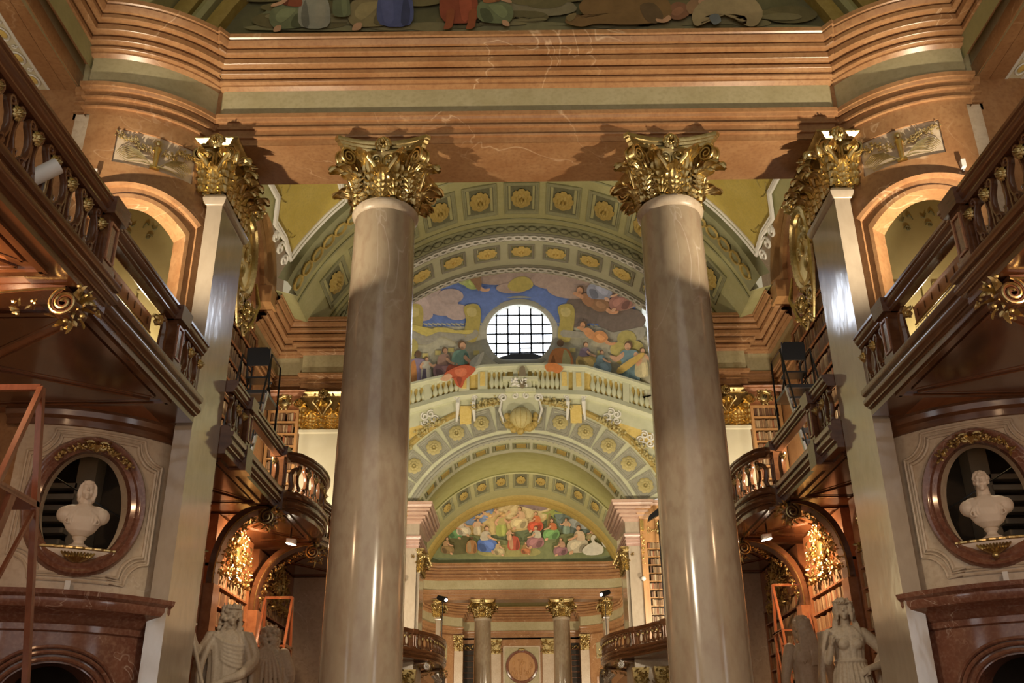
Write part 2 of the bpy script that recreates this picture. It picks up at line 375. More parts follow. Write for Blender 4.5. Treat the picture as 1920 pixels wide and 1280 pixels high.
def ent(z0=12.0, a=0.62, f=0.58, c=0.9, p=0.5, s=1.0):
    q = lambda *t: [(d*s, z0+z) for d, z in t]
    A = q((0,0),(0,.20*a),(.05,.205*a),(.055,.25*a),(.018,.28*a),(.018,.50*a),(.07,.505*a),(.075,.56*a),(.035,.59*a),(.035,.77*a),(.075,.775*a),(.09,.86*a),(.115,.87*a),(.12,a),(0.02,a))
    F = q((.02,a),(.02,a+f))
    b = a+f
    e = p/.5
    Cn = [(d*e*s*.92, z0+b+t*c) for t, d in [(0, 0.02), (0.03, 0.06), (0.06, 0.1), (0.1, 0.1), (0.105, 0.16), (0.12, 0.18), (0.16, 0.18), (0.18, 0.13), (0.22, 0.13), (0.225, 0.26), (0.24, 0.28), (0.32, 0.28), (0.34, 0.21), (0.38, 0.21), (0.385, 0.38), (0.4, 0.4), (0.52, 0.4), (0.54, 0.33), (0.57, 0.33), (0.575, 0.48), (0.6, 0.5), (0.68, 0.5), (0.7, 0.44), (0.72, 0.44), (0.725, 0.54), (0.78, 0.57), (0.84, 0.59), (0.86, 0.55), (0.9, 0.61), (1.0, 0.61)]]+[(-.3*s, z0+b+c+.02)]
    return A, F, Cn
EA, EF, EC = ent()
half = [(-7.9,-5.5),(-7.9,13.42),(-7.64,13.42),(-7.64,13.27)]+arc_path(1.5)+[(-5.60,14.22)]
full = half+[(-p[0], p[1]) for p in reversed(half)]
fullA = full[1:-1]
mb = MB().sweep(fullA, EA); trim(mb, 'red', 'orange brown marble architrave with thin fillets running round the end bay', 'architrave')
mb = MB().sweep(full, EF); trim(mb, 'olive', 'plain olive grey frieze band of the nearest entablature', 'frieze')
mb = MB().sweep(full, EC); trim(mb, 'red', 'heavy orange marble cornice of many steps above the two tall columns', 'cornice')
mb = MB().box(-5.75, 5.75, 14.24, 15.48, 12.0, 14.0); trim(mb, 'red', 'smooth red marble beam underside resting on the tall gilt capitals', 'beam')
for s in (-1, 1):
    sd = side(s); sx = -s
    # side recess beyond the balcony, straight wall
    mb = MB().box(-10.2, -9.6, -5.5, 15.4, 0, 14.2); meta(mb.build('wall_%s' % sd, 'stone', None, sx), 'beige side wall of the end bay behind the %s balcony' % sd, 'wall', kind='structure')
    mb = MB().box(-9.6, -7.85, 13.42, 13.7, 0, 12.68).box(-7.85, -7.5, 13.40, 13.8, 0, 12.02).box(-7.88, -7.2, 13.5, 13.9, 6.8, 12.66); trim(mb, 'red', 'red marble jamb of the %s side recess facing the viewer' % sd, 'jamb', sx)
    mb = MB().box(-7.82, -7.58, 13.36, 13.5, 6.7, 12.06); trim(mb, 'stone', 'pale beige pilaster strip beside the %s curved pier' % sd, 'pilaster strip', sx)
    # underside of the recess: two marble strips, a painted band, a marble strip
    def strip(x0, x1, z, n=18):
        m = MB(); rows = []
        for i in range(n+1):
            y = 13.42-i*(18.9/n); zz = z+(13.42-y)**2/60
            rows.append([(x0,y,zz+.3),(x0,y,zz),(x1,y,zz),(x1,y,zz+.3)])
        return m.grid(rows)
    for x0, x1, z, mt, lb, ct in ((-8.12,-7.86,12.64,'red','inner orange marble strip under the %s side arch','marble strip'),(-8.41,-8.14,12.66,'red','second orange marble strip under the %s side arch','marble strip'),(-9.6,-8.74,12.66,'red','outermost orange marble strip under the %s side arch','marble strip')):
        trim(strip(x0, x1, z), mt, lb % sd, ct, sx)
    pb = thing('painted_band', 'yellow green painted scrollwork band under the %s side arch' % sd, 'fresco', (s*8.75, 10, 12.0), kind='structure')
    strip(-8.74, -8.41, 12.66).build('ground', 'cream', pb, sx)
    m = MB()
    for x0, x1 in ((-8.46,-8.41),(-8.74,-8.69)): q = strip(x0, x1, 12.65); m.add(q.v, q.f)
    m.build('border', 'vwhite', pb, sx)
    m = MB()
    for k in range(9):
        y = 13.15-k*0.55; z = 12.645+(13.42-y)**2/60
        m.tube([(x, yy, z-.004) for x, yy in [(-8.575+.085*math.cos(t*PI/8), y+.15*math.sin(t*PI/8)) for t in range(16)]], .018, 4, closed=True)
        for q in (-1, 1): m.tube(spiral((-8.575+q*.06, y-.28, z-.004), .05, 1.3, (q,0,0), (0,1,0), 14), .014, 4)
    m.build('scrollwork', 'vwhite', pb, sx)
    m = MB()
    for k in range(9):
        y = 13.15-k*0.55; z = 12.645+(13.42-y)**2/60; m.ball((-8.575, y, z), (.06,.1,.012), 10, 4)
    m.build('medallion', 'vgoldl', pb, sx)
    # ---- curved pier, storey by storey
    pw = thing('wall_pier_%s' % sd, 'rounded marble pier with bust niche and upper arch beside the %s pilaster' % sd, 'pier', (s*6.6, 14.2, 0), kind='structure')
    dh = archhole(9.5, 46, 0.05, 2.35, 3.02)
    mb = MB(); ring_wall(mb, (0.5, AEND+7, 0, 3.46), dh); reveal(mb, dh, 0, -0.5); mb.build('door_surround', 'dred', pw, sx)
    mb = MB()
    for e, d in ((1.5, .03), (4.0, .05), (6.0, .02)):
        h = archhole(9.5-e, 46+e, 0.05, 2.35, 3.02+e*.035); mb.tube([pm(a, z, d) for a, z in h[:45]], .03, 6)
    mb.build('door_archivolt', 'dred', pw, sx)
    mb = MB().sweep(arc_path(0.5, AEND+3), [(0,3.42),(.05,3.44),(.06,3.52),(.12,3.56),(.16,3.62),(.24,3.66),(.36,3.70),(.40,3.76),(.40,3.82),(.46,3.86),(.48,3.92),(0,3.94)]); mb.build('door_cornice', 'dred', pw, sx)
    oh = oval(29.0, 5.20, 17.2, 0.83)
    mb = MB(); ring_wall(mb, (0.5, AEND+7, 3.9, 6.4), oh); reveal(mb, oh, 0, -0.35); mb.build('bust_storey', 'stone', pw, sx)
    mb = MB(); rows = []
    for k, (e, d) in enumerate(((-.6,-.1),(-.6,.03),(.8,.07),(2.0,.045),(2.6,.075),(4.2,.10),(5.2,.06),(5.6,.0))):
        rows.append([pm(a, z, d) for a, z in oval(29.0, 5.20, 17.2+e, .83+e*.0375)])
    mb.grid(rows, False, True); mb.build('oval_frame', 'dred', pw, sx)
    def dens(L): return [(a[0]+(b[0]-a[0])*k/6, a[1]+(b[1]-a[1])*k/6) for a, b in zip(L, L[1:]+L[:1]) for k in range(6)]
    # notched panel moulding around the oval
    def notch(e):
        a0, a1, z0, z1, c = 4.5+e, 56.5-e, 4.12+e*.0375, 6.30-e*.0375, 9.0; n = 8; pts = []
        for cx_, cz_, t0 in ((a1, z0, PI), (a1, z1, -PI/2), (a0, z1, 0.0), (a0, z0, PI/2)):
            for i in range(n+1):
                t = t0-i*(PI/2)/n; pts.append((cx_+c*math.cos(t), cz_+c*.0375*math.sin(t)))
        return pts
    for e, r in ((0, .022), (1.5, .016), (2.6, .026)):
        m2 = MB().tube([pm(a, z, .012) for a, z in dens(notch(e))], r, 6, closed=True); m2.build('panel_moulding', 'stone', pw, sx)
    mb = MB().sweep(arc_path(-6, AEND+6), [(0,6.36),(.03,6.37),(.04,6.46),(.10,6.50),(.12,6.58),(.20,6.62),(.22,6.70),(.30,6.74),(.30,6.82),(0,6.84)]); mb.build('impost', 'walnut', pw, sx)
    nh = archhole(6.5, 50.5, 6.95, 10.0, 10.40, seg=True)
    mb = MB(); ring_wall(mb, (0.5, AEND+7, 6.8, 10.9), nh); mb.build('gallery_storey', 'red', pw, sx)
    mb = MB(); reveal(mb, nh, 0.0, -0.32); mb.build('arch_reveal', 'red', pw, sx)
    mb = MB(); rows = []
    for e, d in ((0,.0),(0,.05),(1.6,.06),(1.7,.03),(4.4,.04),(4.6,.10),(5.6,.13),(6.2,.10),(6.3,0)):
        rows.append([pm(a, z, d) for a, z in archhole(6.5-e, 50.5+e, 6.95, 10.0+e*.05, 10.40+e*.045, seg=True)[10:35]])
    mb.grid(rows); mb.build('arch_moulding', 'red', pw, sx)
    mb = MB(); rows = []
    for e, d in ((0,.0),(0,.05),(1.6,.06),(1.7,.03),(4.4,.04),(4.6,.08),(5.2,0)):
        rows.append([pm(50.5+e, 6.95, d), pm(50.5+e, 10.0+e*.05, d)])
    mb.grid(rows); mb.build('arch_jamb', 'red', pw, sx)
    rh = [(14,11.05),(50.5,11.05)]; N = 14
    hole = [(14+36.5*i/N, 11.06) for i in range(N)]+[(50.5, 11.06+.68*i/6) for i in range(6)]+[(50.5-36.5*i/N, 11.74) for i in range(N)]+[(14, 11.74-.68*i/6) for i in range(6)]
    mb = MB(); ring_wall(mb, (0.5, AEND+7, 10.9, 12.05), hole, 3); reveal(mb, hole, 0, -.05); mb.build('frieze_storey', 'red', pw, sx)
    # olive room behind the upper arch
    rm = MB().box(-9.3, -5.75, 15.32, 15.45, 6.9, 12.0).box(-9.4, -9.2, 14.0, 15.4, 6.9, 12.0).box(-9.3, -5.8, 14.3, 15.4, 11.8, 11.95)
    rm.build('room_wall', 'oliveroom', pw, sx)
    m = MB()
    rnd = random.Random(5)
    for k in range(5):
        x = -7.9+k*0.42; z = 11.0+0.08*(k % 2)
        for q in (-1, 1): m.tube([(x+q*(.03+.1*t/6), 15.30, z-.12*math.sin(t/6*PI)*q*.6-.05*t/6) for t in range(7)], .012, 4)
        m.tube(spiral((x, 15.30, z-.25), .07, 1.2, (1,0,0), (0,0,1), 12), .01, 4)
    m.build('painted_ornament', paint((.12,.11,.05)), pw, sx)
    m = MB()
    for x0 in (-6.5, -7.3):
        for a, b in (((x0,7.2),(x0,9.6)),((x0,9.6),(x0-.6,9.6)),((x0-.6,9.6),(x0-.6,7.2))): m.bar((a[0],15.29,a[1]),(b[0],15.29,b[1]),.04)
    m.build('panel_frame', 'oliveroom', pw, sx)
    # dark cavity behind the oval and the doorway
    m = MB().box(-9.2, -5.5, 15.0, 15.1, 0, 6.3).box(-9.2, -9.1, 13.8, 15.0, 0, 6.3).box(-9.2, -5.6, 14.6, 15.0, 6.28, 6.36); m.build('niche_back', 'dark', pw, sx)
    m = MB(); m.cur = 0
    m.box(-7.25, -6.95, 14.65, 14.98, 4.2, 6.3)
    for k in range(8): m.box(-7.75, -7.22, 14.3+.05*k, 14.5+.05*k, 4.45+.19*k, 4.53+.19*k)
    m.build('spiral_stair', mat('dim_stone_'+sd, (.20,.18,.15), (.25,.22,.18), .7), pw, sx)
    m = MB().tube([(-7.5,14.2,5.9),(-6.2,14.6,5.15)], .012, 5); m.build('stair_rail', 'black', pw, sx)
# ceiling above the end bay, with the upper fresco lunette frame
LR, LZ = 7.7, 13.0
mb = MB(); rows = []
for y in (-5.5, 4, 14.9): rows.append([(LR*math.cos(PI*i/40), y, LZ+0.9*LR*math.sin(PI*i/40)) for i in range(41)])
mb.grid(rows); meta(mb.build('ceiling', 'vgreen'), 'olive painted barrel ceiling over the near end bay', 'ceiling', kind='structure')
for k, (e, wd, mt, lb) in enumerate(((0.05,.35,'vgold','outer ochre'),(0.5,.22,'vgreen','middle green'),(0.85,.30,'vgold','inner ochre'))):
    mb = MB(); rows = []
    for y, q in ((14.9,e),(14.62,e),(14.58,e+wd*.5),(14.62,e+wd),(14.9,e+wd)): rows.append([((LR-q)*math.cos(PI*i/40), y, LZ+0.9*(LR-q)*math.sin(PI*i/40)) for i in range(41)])
    mb.grid(rows); trim(mb, mt, '%s rib framing the cropped ceiling fresco at the top' % lb, 'frame')
for s in (-1, 1):
    l = bpy.data.lights.new('room_light', 'POINT'); l.energy = 90; l.color = SOFT; l.shadow_soft_size = .1
    lo = bpy.data.objects.new('room_light', l); COL.objects.link(lo); lo.location = (s*7.3, 14.5, 8.3)
    # tall daylight window low in the side wall of the end bay, nearer than the picture shows
    wn = thing('window_%d' % (4 if s < 0 else 5), 'tall daylight window under the %s balcony beside the viewer' % side(s), 'window', (s*9.55, 3, 1.0), kind='structure')
    for i in range(3):
        for j in range(4): MB().box(-9.58,-9.55,1.5+i*1.0,2.46+i*1.0,1.0+j*1.05,2.01+j*1.05).build('pane', 'glass2', wn, -s, False)
    m = MB()
    for i in range(4): m.box(-9.59,-9.5,1.46+i*1.0,1.54+i*1.0,.95,5.25)
    for j in range(5): m.box(-9.59,-9.5,1.46,4.54,.96+j*1.05,1.04+j*1.05)
    m.build('window_frame', 'vwhite', wn, -s)

# ================================================================== COLUMNS AND PILASTERS
def abacus(mb, hw, z0, z1, concave=0.2, ch=0.14):
    def outline(k):
        pts = []
        for q in range(4):
            for i in range(9):
                t = -1+2*i/8; x = t*(hw-ch*.5); y = -(hw-concave*(1-t*t)); y -= 0
                a = q*PI/2; xx, yy = x*k, y*k
                pts.append((xx*math.cos(a)-yy*math.sin(a), xx*math.sin(a)+yy*math.cos(a)))
        return pts
    h = z1-z0; rows = []
    for k, z in ((.80,z0),(.88,z0+.1*h),(.90,z0+.35*h),(.93,z0+.4*h),(.95,z0+.6*h),(.985,z0+.66*h),(1.0,z0+.8*h),(1.0,z1)):
        rows.append([(x, y, z) for x, y in outline(k)])
    mb.grid(rows, False, True)
    n = len(rows[0]); b = len(mb.v)-n; mb.f.append(tuple(b+i for i in range(n))); mb.mi.append(mb.cur)
    b0 = len(mb.v)-n*len(rows); mb.f.append(tuple(b0+n-1-i for i in range(n))); mb.mi.append(mb.cur)
def volute_mesh(r=0.17, w=0.16, name='volute'):
    # rolls in the x-z plane (x = outwards), thickness along y
    mb = MB()
    for q in (-1, 1):
        p = spiral((0,0,0), r, 2.1, (-1,0,0), (0,0,1), 34, 0.14, PI*0.5)
        mb.tube([v+Vector((0, q*w*.5, 0)) for v in p], [r*.2*(1-.45*i/34) for i in range(35)], 6)
    p = spiral((0,0,0), r*.93, 2.1, (-1,0,0), (0,0,1), 34, 0.14, PI*0.5)
    mb.grid([[v+Vector((0,-w*.5,0)), v+Vector((0,w*.5,0))] for v in p])
    stem = [Vector((-r*2.9, 0, -r*3.2)), Vector((-r*2.3, 0, -r*1.0)), Vector((-r*1.2, 0, r*.6)), Vector((0,0,r))]
    for q in (-1, 0, 1): mb.tube([v+Vector((0, q*w*.45, 0)) for v in stem], r*.17, 6)
    return mb.mesh(name, 'gold', 1, True, 60)
ME['volute'] = volute_mesh()
def curl_mesh():
    mb = MB()
    for q in (-1, 1):
        mb.tube([Vector((q*.02,0,-.34)), Vector((q*.03,-.03,-.15))]+spiral((q*.12,-.05,0), .1, 1.5, (-q,0,0), (0,0,1), 20, .15, 0), .022, 5)
        mb.tube([Vector((q*.02,.02,-.34)), Vector((q*.15,-.06,-.12)), Vector((q*.25,-.12,.0)), Vector((q*.22,-.2,.05))], [.04,.05,.04,.02], 6)
    return mb.mesh('helix', 'gold', 1, True, 60)
ME['helix'] = curl_mesh()
def make_column(label, x, y, sc=1.0, group=None):
    t = thing('column', label, 'column', (x, y, 0), group)
    MB().box(x-.85, x+.85, y-.85, y+.85, 0, .3).build('plinth', 'stone', t)
    MB().lathe([(.82,.3),(.86,.38),(.82,.46),(.72,.5),(.7,.58),(.76,.64),(.74,.72),(.66,.76)], (x,y,0), 40).build('base', 'stone', t)
    pr = [(.64,.76),(.625,.95)]
    for i in range(13): z = 1.0+9.7*i/12; u = i/12; pr.append((.615-.08*u**1.6, z))
    MB().lathe(pr, (x,y,0), 56).build('shaft', 'shaft', t)
    MB().lathe([(.535,10.68),(.56,10.70),(.585,10.74),(.60,10.79),(.585,10.84),(.55,10.865),(.55,10.885),(.5,10.9)], (x,y,0), 56).build('neck_ring', 'stone', t)
    cap = MB().lathe([(.50,10.88),(.52,10.95),(.51,11.1),(.52,11.3),(.55,11.5),(.62,11.66),(.70,11.76),(.70,11.8)], (x,y,0), 40).build('capital', 'gold', t)
    capital_round(cap, x, y)
    return t
def capital_round(cap, x, y):
    for k in range(8):
        a = 2*PI*k/8
        for (r, z, w, h, off) in ((.50, 10.9, .98, .50, 0.0), (.50, 10.95, .98, .80, PI/8)):
            b = a+off; n = (math.sin(b), -math.cos(b)); tx = (math.cos(b), math.sin(b), 0)
            m = frame((x+n[0]*r, y+n[1]*r, z), tx, (-n[0], -n[1], 0), (0,0,1)) @ Matrix.Diagonal((w, .95 if off else .8, h, 1))
            put(ME['leaf'], 'leaf', cap, m)
    for k in range(4):
        b = PI/4+k*PI/2; n = (math.sin(b), -math.cos(b), 0)
        m = frame((x+n[0]*.93, y+n[1]*.93, 11.63), n, (-n[1], n[0], 0), (0,0,1)); put(ME['volute'], 'volute', cap, m)
        m = frame((x+n[0]*.62, y+n[1]*.62, 11.02), (-n[1], n[0], 0), (-n[0],-n[1],0), (0,0,1)) @ Matrix.Diagonal((.75,.8,.52,1)); put(ME['leaf'], 'leaf', cap, m)
        b = k*PI/2; n = (math.sin(b), -math.cos(b), 0)
        m = frame((x+n[0]*.60, y+n[1]*.60, 11.62), (-n[1], n[0], 0), (-n[0],-n[1],0), (0,0,1)); put(ME['helix'], 'helix', cap, m)
        m = frame((x+n[0]*.70, y+n[1]*.70, 11.90), (-n[1], n[0], 0), (0,0,1), n) @ Matrix.Diagonal((.15,.17,1.0,1)); put(ME['ros_g'], 'fleuron', cap, m)
    mb = MB(); abacus(mb, .86, 11.78, 12.0); mb.v = [(a+x, b+y, z) for a, b, z in mb.v]; mb.build('abacus', 'gold', cap)
colL = make_column('left of the two tall foreground columns with gilded capital', -2.58, 14.8)
colR = make_column('right of the two tall foreground columns with gilded capital', 2.58, 14.8)
def box_capital(cap, x0, x1, y0, y1, z0=10.9, h=1.1, faces=('front','inner'), mat_='gold', leaf='leaf', n1=2, n2=3):
    # rectangular capital: leaves on the faces given; front normal -y, inner normal +x
    zf = h/1.1
    MB().hexa([(x0,y0,z0),(x1,y0,z0),(x1,y1,z0),(x0,y1,z0),(x0-.05,y0-.05,z0+.88*h),(x1+.05,y0-.05,z0+.88*h),(x1+.05,y1+.05,z0+.88*h),(x0-.05,y1+.05,z0+.88*h)]).build('bell', mat_, cap)
    for fc in faces:
        if fc == 'front': A, B, n, k = Vector((x0,y0,0)), Vector((x1,y0,0)), Vector((0,-1,0)), n1
        elif fc == 'back': A, B, n, k = Vector((x1,y1,0)), Vector((x0,y1,0)), Vector((0,1,0)), n1
        else: A, B, n, k = Vector((x1,y0,0)), Vector((x1,y1,0)), Vector((1,0,0)), n2
        t = (B-A).normalized(); L = (B-A).length; w = L/k/.5
        for i in range(k):
            p = A+t*L*(i+.5)/k; put(ME[leaf], 'leaf', cap, frame((p.x,p.y,z0+.02), t, -n, (0,0,1)) @ Matrix.Diagonal((w*.95,.6,.5*zf,1)))
        for i in range(k+1):
            p = A+t*L*i/k; put(ME[leaf], 'leaf', cap, frame((p.x,p.y,z0+.05*zf), t, -n, (0,0,1)) @ Matrix.Diagonal((w*.95,.7,.8*zf,1)))
        for q in (-1, 1):
            p = (A if q < 0 else B)+n*.12
            put(ME['volute'], 'volute', cap, frame((p.x+t.x*q*.08, p.y+t.y*q*.08, z0+.72*zf), t*q+n*.4, (t*q+n*.4).cross(Vector((0,0,-1))), (0,0,1)) @ Matrix.Diagonal((.8*zf,.8*zf,.8*zf,1)))
        p = (A+B)/2+n*.1; put(ME['helix'], 'helix', cap, frame((p.x,p.y,z0+.74*zf), t, -n, (0,0,1)) @ Matrix.Diagonal((1.1,1,1,1)))
        p = (A+B)/2+n*.2; put(ME['ros_g'], 'fleuron', cap, frame((p.x,p.y,z0+1.0*zf), t, (0,0,1), n) @ Matrix.Diagonal((.14,.16,1,1)))
    mb = MB(); e = .1
    mb.sweep([(x0,y1+.0),(x0,y0),(x1,y0),(x1,y1)] if 'inner' in faces else [(x0,y1),(x0,y0),(x1,y0),(x1,y1)], [(0,z0+.86*h),(.10,z0+.88*h),(.12,z0+.91*h),(.16,z0+.93*h),(.2,z0+.97*h),(.2,z0+h),(-.3,z0+h)])
    mb.build('abacus', mat_, cap)
def make_anta(label, s, cy=14.8, faces=('front','inner'), name='pilaster'):
    t = thing(name, label, 'pilaster', (s*5.8, cy, 0)); x0, x1, y0, y1 = -5.60, -5.33, cy-.68, cy+.68; sx = -s; xc = -5.72
    # geometry is made for the left side; children of the right one are mirrored copies
    MB().box(x0-.1, x1+.12, y0-.12, y1+.12, 0, .9).build('base', 'stone', t, sx)
    MB().box(x0, x1, y0, y1, .9, 10.74).build('shaft', 'anta', t, sx)
    MB().sweep([(x0,y1),(x0,y0),(x1,y0),(x1,y1),(x0,y1)], [(0,10.66),(.03,10.68),(.06,10.74),(.07,10.80),(.04,10.86),(0,10.90)]).build('neck_moulding', 'anta', t, sx)
    cap = MB().box(xc+.03, x1-.03, y0+.03, y1-.03, 10.74, 11.6).build('capital', 'gold', t, sx)
    if s < 0: box_capital(cap, xc, x1-.02, y0+.02, y1-.02, faces=faces, n1=1, n2=3)
    else:
        # mirrored: build on a temporary left thing, then mirror each child matrix
        tmp = thing('tmp', 'x', 'x', (-5.8, cy, 0)); tc = MB().box(xc+.03, x1-.03, y0+.03, y1-.03, 10.8, 11.6).build('tmpc', 'gold', tmp)
        box_capital(tc, xc, x1-.02, y0+.02, y1-.02, faces=faces, n1=1, n2=3)
        mirror_children(tc, cap); 
        for o in (tc, tmp): bpy.data.objects.remove(o)
    return t
MX = Matrix.Diagonal((-1,1,1,1))
def mirror_children(src, dst):
    for ch in list(src.children):
        b = ch.matrix_basis.copy(); ch.parent = dst; ch.matrix_basis = MX @ b
for s in (-1, 1): make_anta('polished pilaster with gilded capital at the %s end of the column row' % side(s), s)

# ================================================================== GALLERIES
def baluster_mesh(h=0.62, name='baluster'):
    mb = MB()
    for q in (-1, 1):
        low = list(reversed(spiral((q*.075,0,.075), .055, 1.3, (q,0,0), (0,0,1), 14, .25, -PI/2)))
        pts = low+[Vector((q*.11,0,.10)), Vector((q*.155,0,.20)), Vector((q*.165,0,.31)), Vector((q*.14,0,.42)), Vector((q*.08,0,.5))]
        pts += spiral((q*.12,0,.55), .055, 1.4, (-q,0,0), (0,0,1), 14, .25, 0)
        mb.tube(pts, [.016]*8+[.026]*(len(pts)-16)+[.018]*8, 6)
        mb.v = mb.v
    mb.v = [(x, y*1.7, z) for x, y, z in mb.v]
    mb.box(.195, .225, -.025, .025, -.03, h+.02)
    return mb.mesh(name, 'walnut', 1, True, 55)
ME['baluster'] = baluster_mesh()
def along(path, d):
    for a, b in zip(path, path[1:]):
        a = Vector((a[0],a[1],0)); b = Vector((b[0],b[1],0)); L = (b-a).length
        if d <= L: t = (b-a)/max(L, 1e-9); return a+t*d, t
        d -= L
    t = (Vector((path[-1][0],path[-1][1],0))-Vector((path[-2][0],path[-2][1],0))).normalized()
    return Vector((path[-1][0],path[-1][1],0)), t
def pathlen(path): return sum((Vector(b)-Vector(a)).length for a, b in zip(path, path[1:]))
def ydist(path, y):
    d = 0
    for a, b in zip(path, path[1:]):
        L = (Vector(b)-Vector(a)).length
        if (a[1]-y)*(b[1]-y) <= 0 and abs(b[1]-a[1]) > 1e-6: return d+L*(y-a[1])/(b[1]-a[1])
        d += L
    return d
def bracket(parent, xe, xw, y, zt=6.56, zb=4.9, w=0.3, sx=1, seed=1, leafy=True):
    rnd = random.Random(seed); r = .17; c = Vector((xe-.1, y, zt-.2))
    ctr = []
    for i in range(17):
        t = i/16*PI/2; ctr.append(Vector((c.x-(c.x-xw)*math.sin(t), y, zb+(c.z+r-zb)*math.cos(t)**0.75)))
    sp = [v for v in spiral(c, r, 2.2, (0,0,0), (0,0,0), 2)]
    sp = spiral(c, r, 2.2, (1,0,0), (0,0,1), 40, .15, PI/2)
    sp = [Vector((c.x+(v.x-c.x), y, v.z)) for v in reversed([Vector((2*c.x-q.x, q.y, q.z)) for q in spiral(c, r, 2.2, (-1,0,0), (0,0,1), 40, .15, PI/2)])]
    line = sp[:-1]+ctr
    b = MB(); rows = []
    for i, p in enumerate(line):
        a = line[max(0,i-1)]; e = line[min(len(line)-1,i+1)]; t = (e-a).normalized(); n = Vector((-t.z,0,t.x)); th = .035 if i < 40 else min(.13, .035+.02*(i-40))
        rows.append([p-n*th+Vector((0,-w/2,0)), p+n*.02+Vector((0,-w/2,0)), p+n*.02+Vector((0,w/2,0)), p-n*th+Vector((0,w/2,0))])
    b.grid(rows, False, True)
    br = b.build('bracket', 'walnut', parent, sx)
    g = MB()
    for q in (-1, 1): g.tube([p+Vector((0,q*(w/2+.005),0)) for p in line], .014, 5)
    g.build('gilt_edge', 'gold', br, sx)
    if leafy:
        g = MB(); scroll_leafy(g, c+Vector((.02,0,-.02)), r*1.05, (1,0,0), (0,0,1), 9, rnd, .5)
        garland(g, [c+Vector((.05+.2*math.cos(a*.45-1.9), rnd.uniform(-.12,.12), .2*math.sin(a*.45-1.9))) for a in range(10)], .05, rnd, (0,-1,0))
        g.build('gilt_acanthus', 'gold', br, sx)['kind'] = 'stuff'
        g = MB(); garland(g, [p+Vector((.10,rnd.uniform(-.1,.1),-.13)) for p in ctr[1:15]], .055, rnd, (0,-1,0)); garland(g, [p+Vector((.07,rnd.uniform(-.1,.1),-.16)) for p in ctr[1:15]], .045, rnd, (0,-1,0))
        g.build('gilt_garland', 'gold', br, sx)['kind'] = 'stuff'
    return br
FASC = [(-.5,6.6),(0,6.6),(.0,6.69),(.015,6.71),(.045,6.715),(.05,6.735),(.085,6.76),(.10,6.80),(.095,6.84),(.06,6.87),(.06,6.90),(.095,6.915),(.11,6.95),(.11,7.0),(-.14,7.0)]
RAIL = [(-.13,7.72),(.0,7.72),(.03,7.745),(.03,7.77),(.05,7.79),(.075,7.83),(.075,7.86),(.095,7.88),(.095,7.92),(-.02,7.945),(-.2,7.92),(-.2,7.88),(-.17,7.83),(-.17,7.75),(-.13,7.72)]
BASE = [(-.14,7.0),(-.14,7.08),(-.11,7.11),(-.02,7.11),(.02,7.08),(.05,7.06),(.05,7.0)]
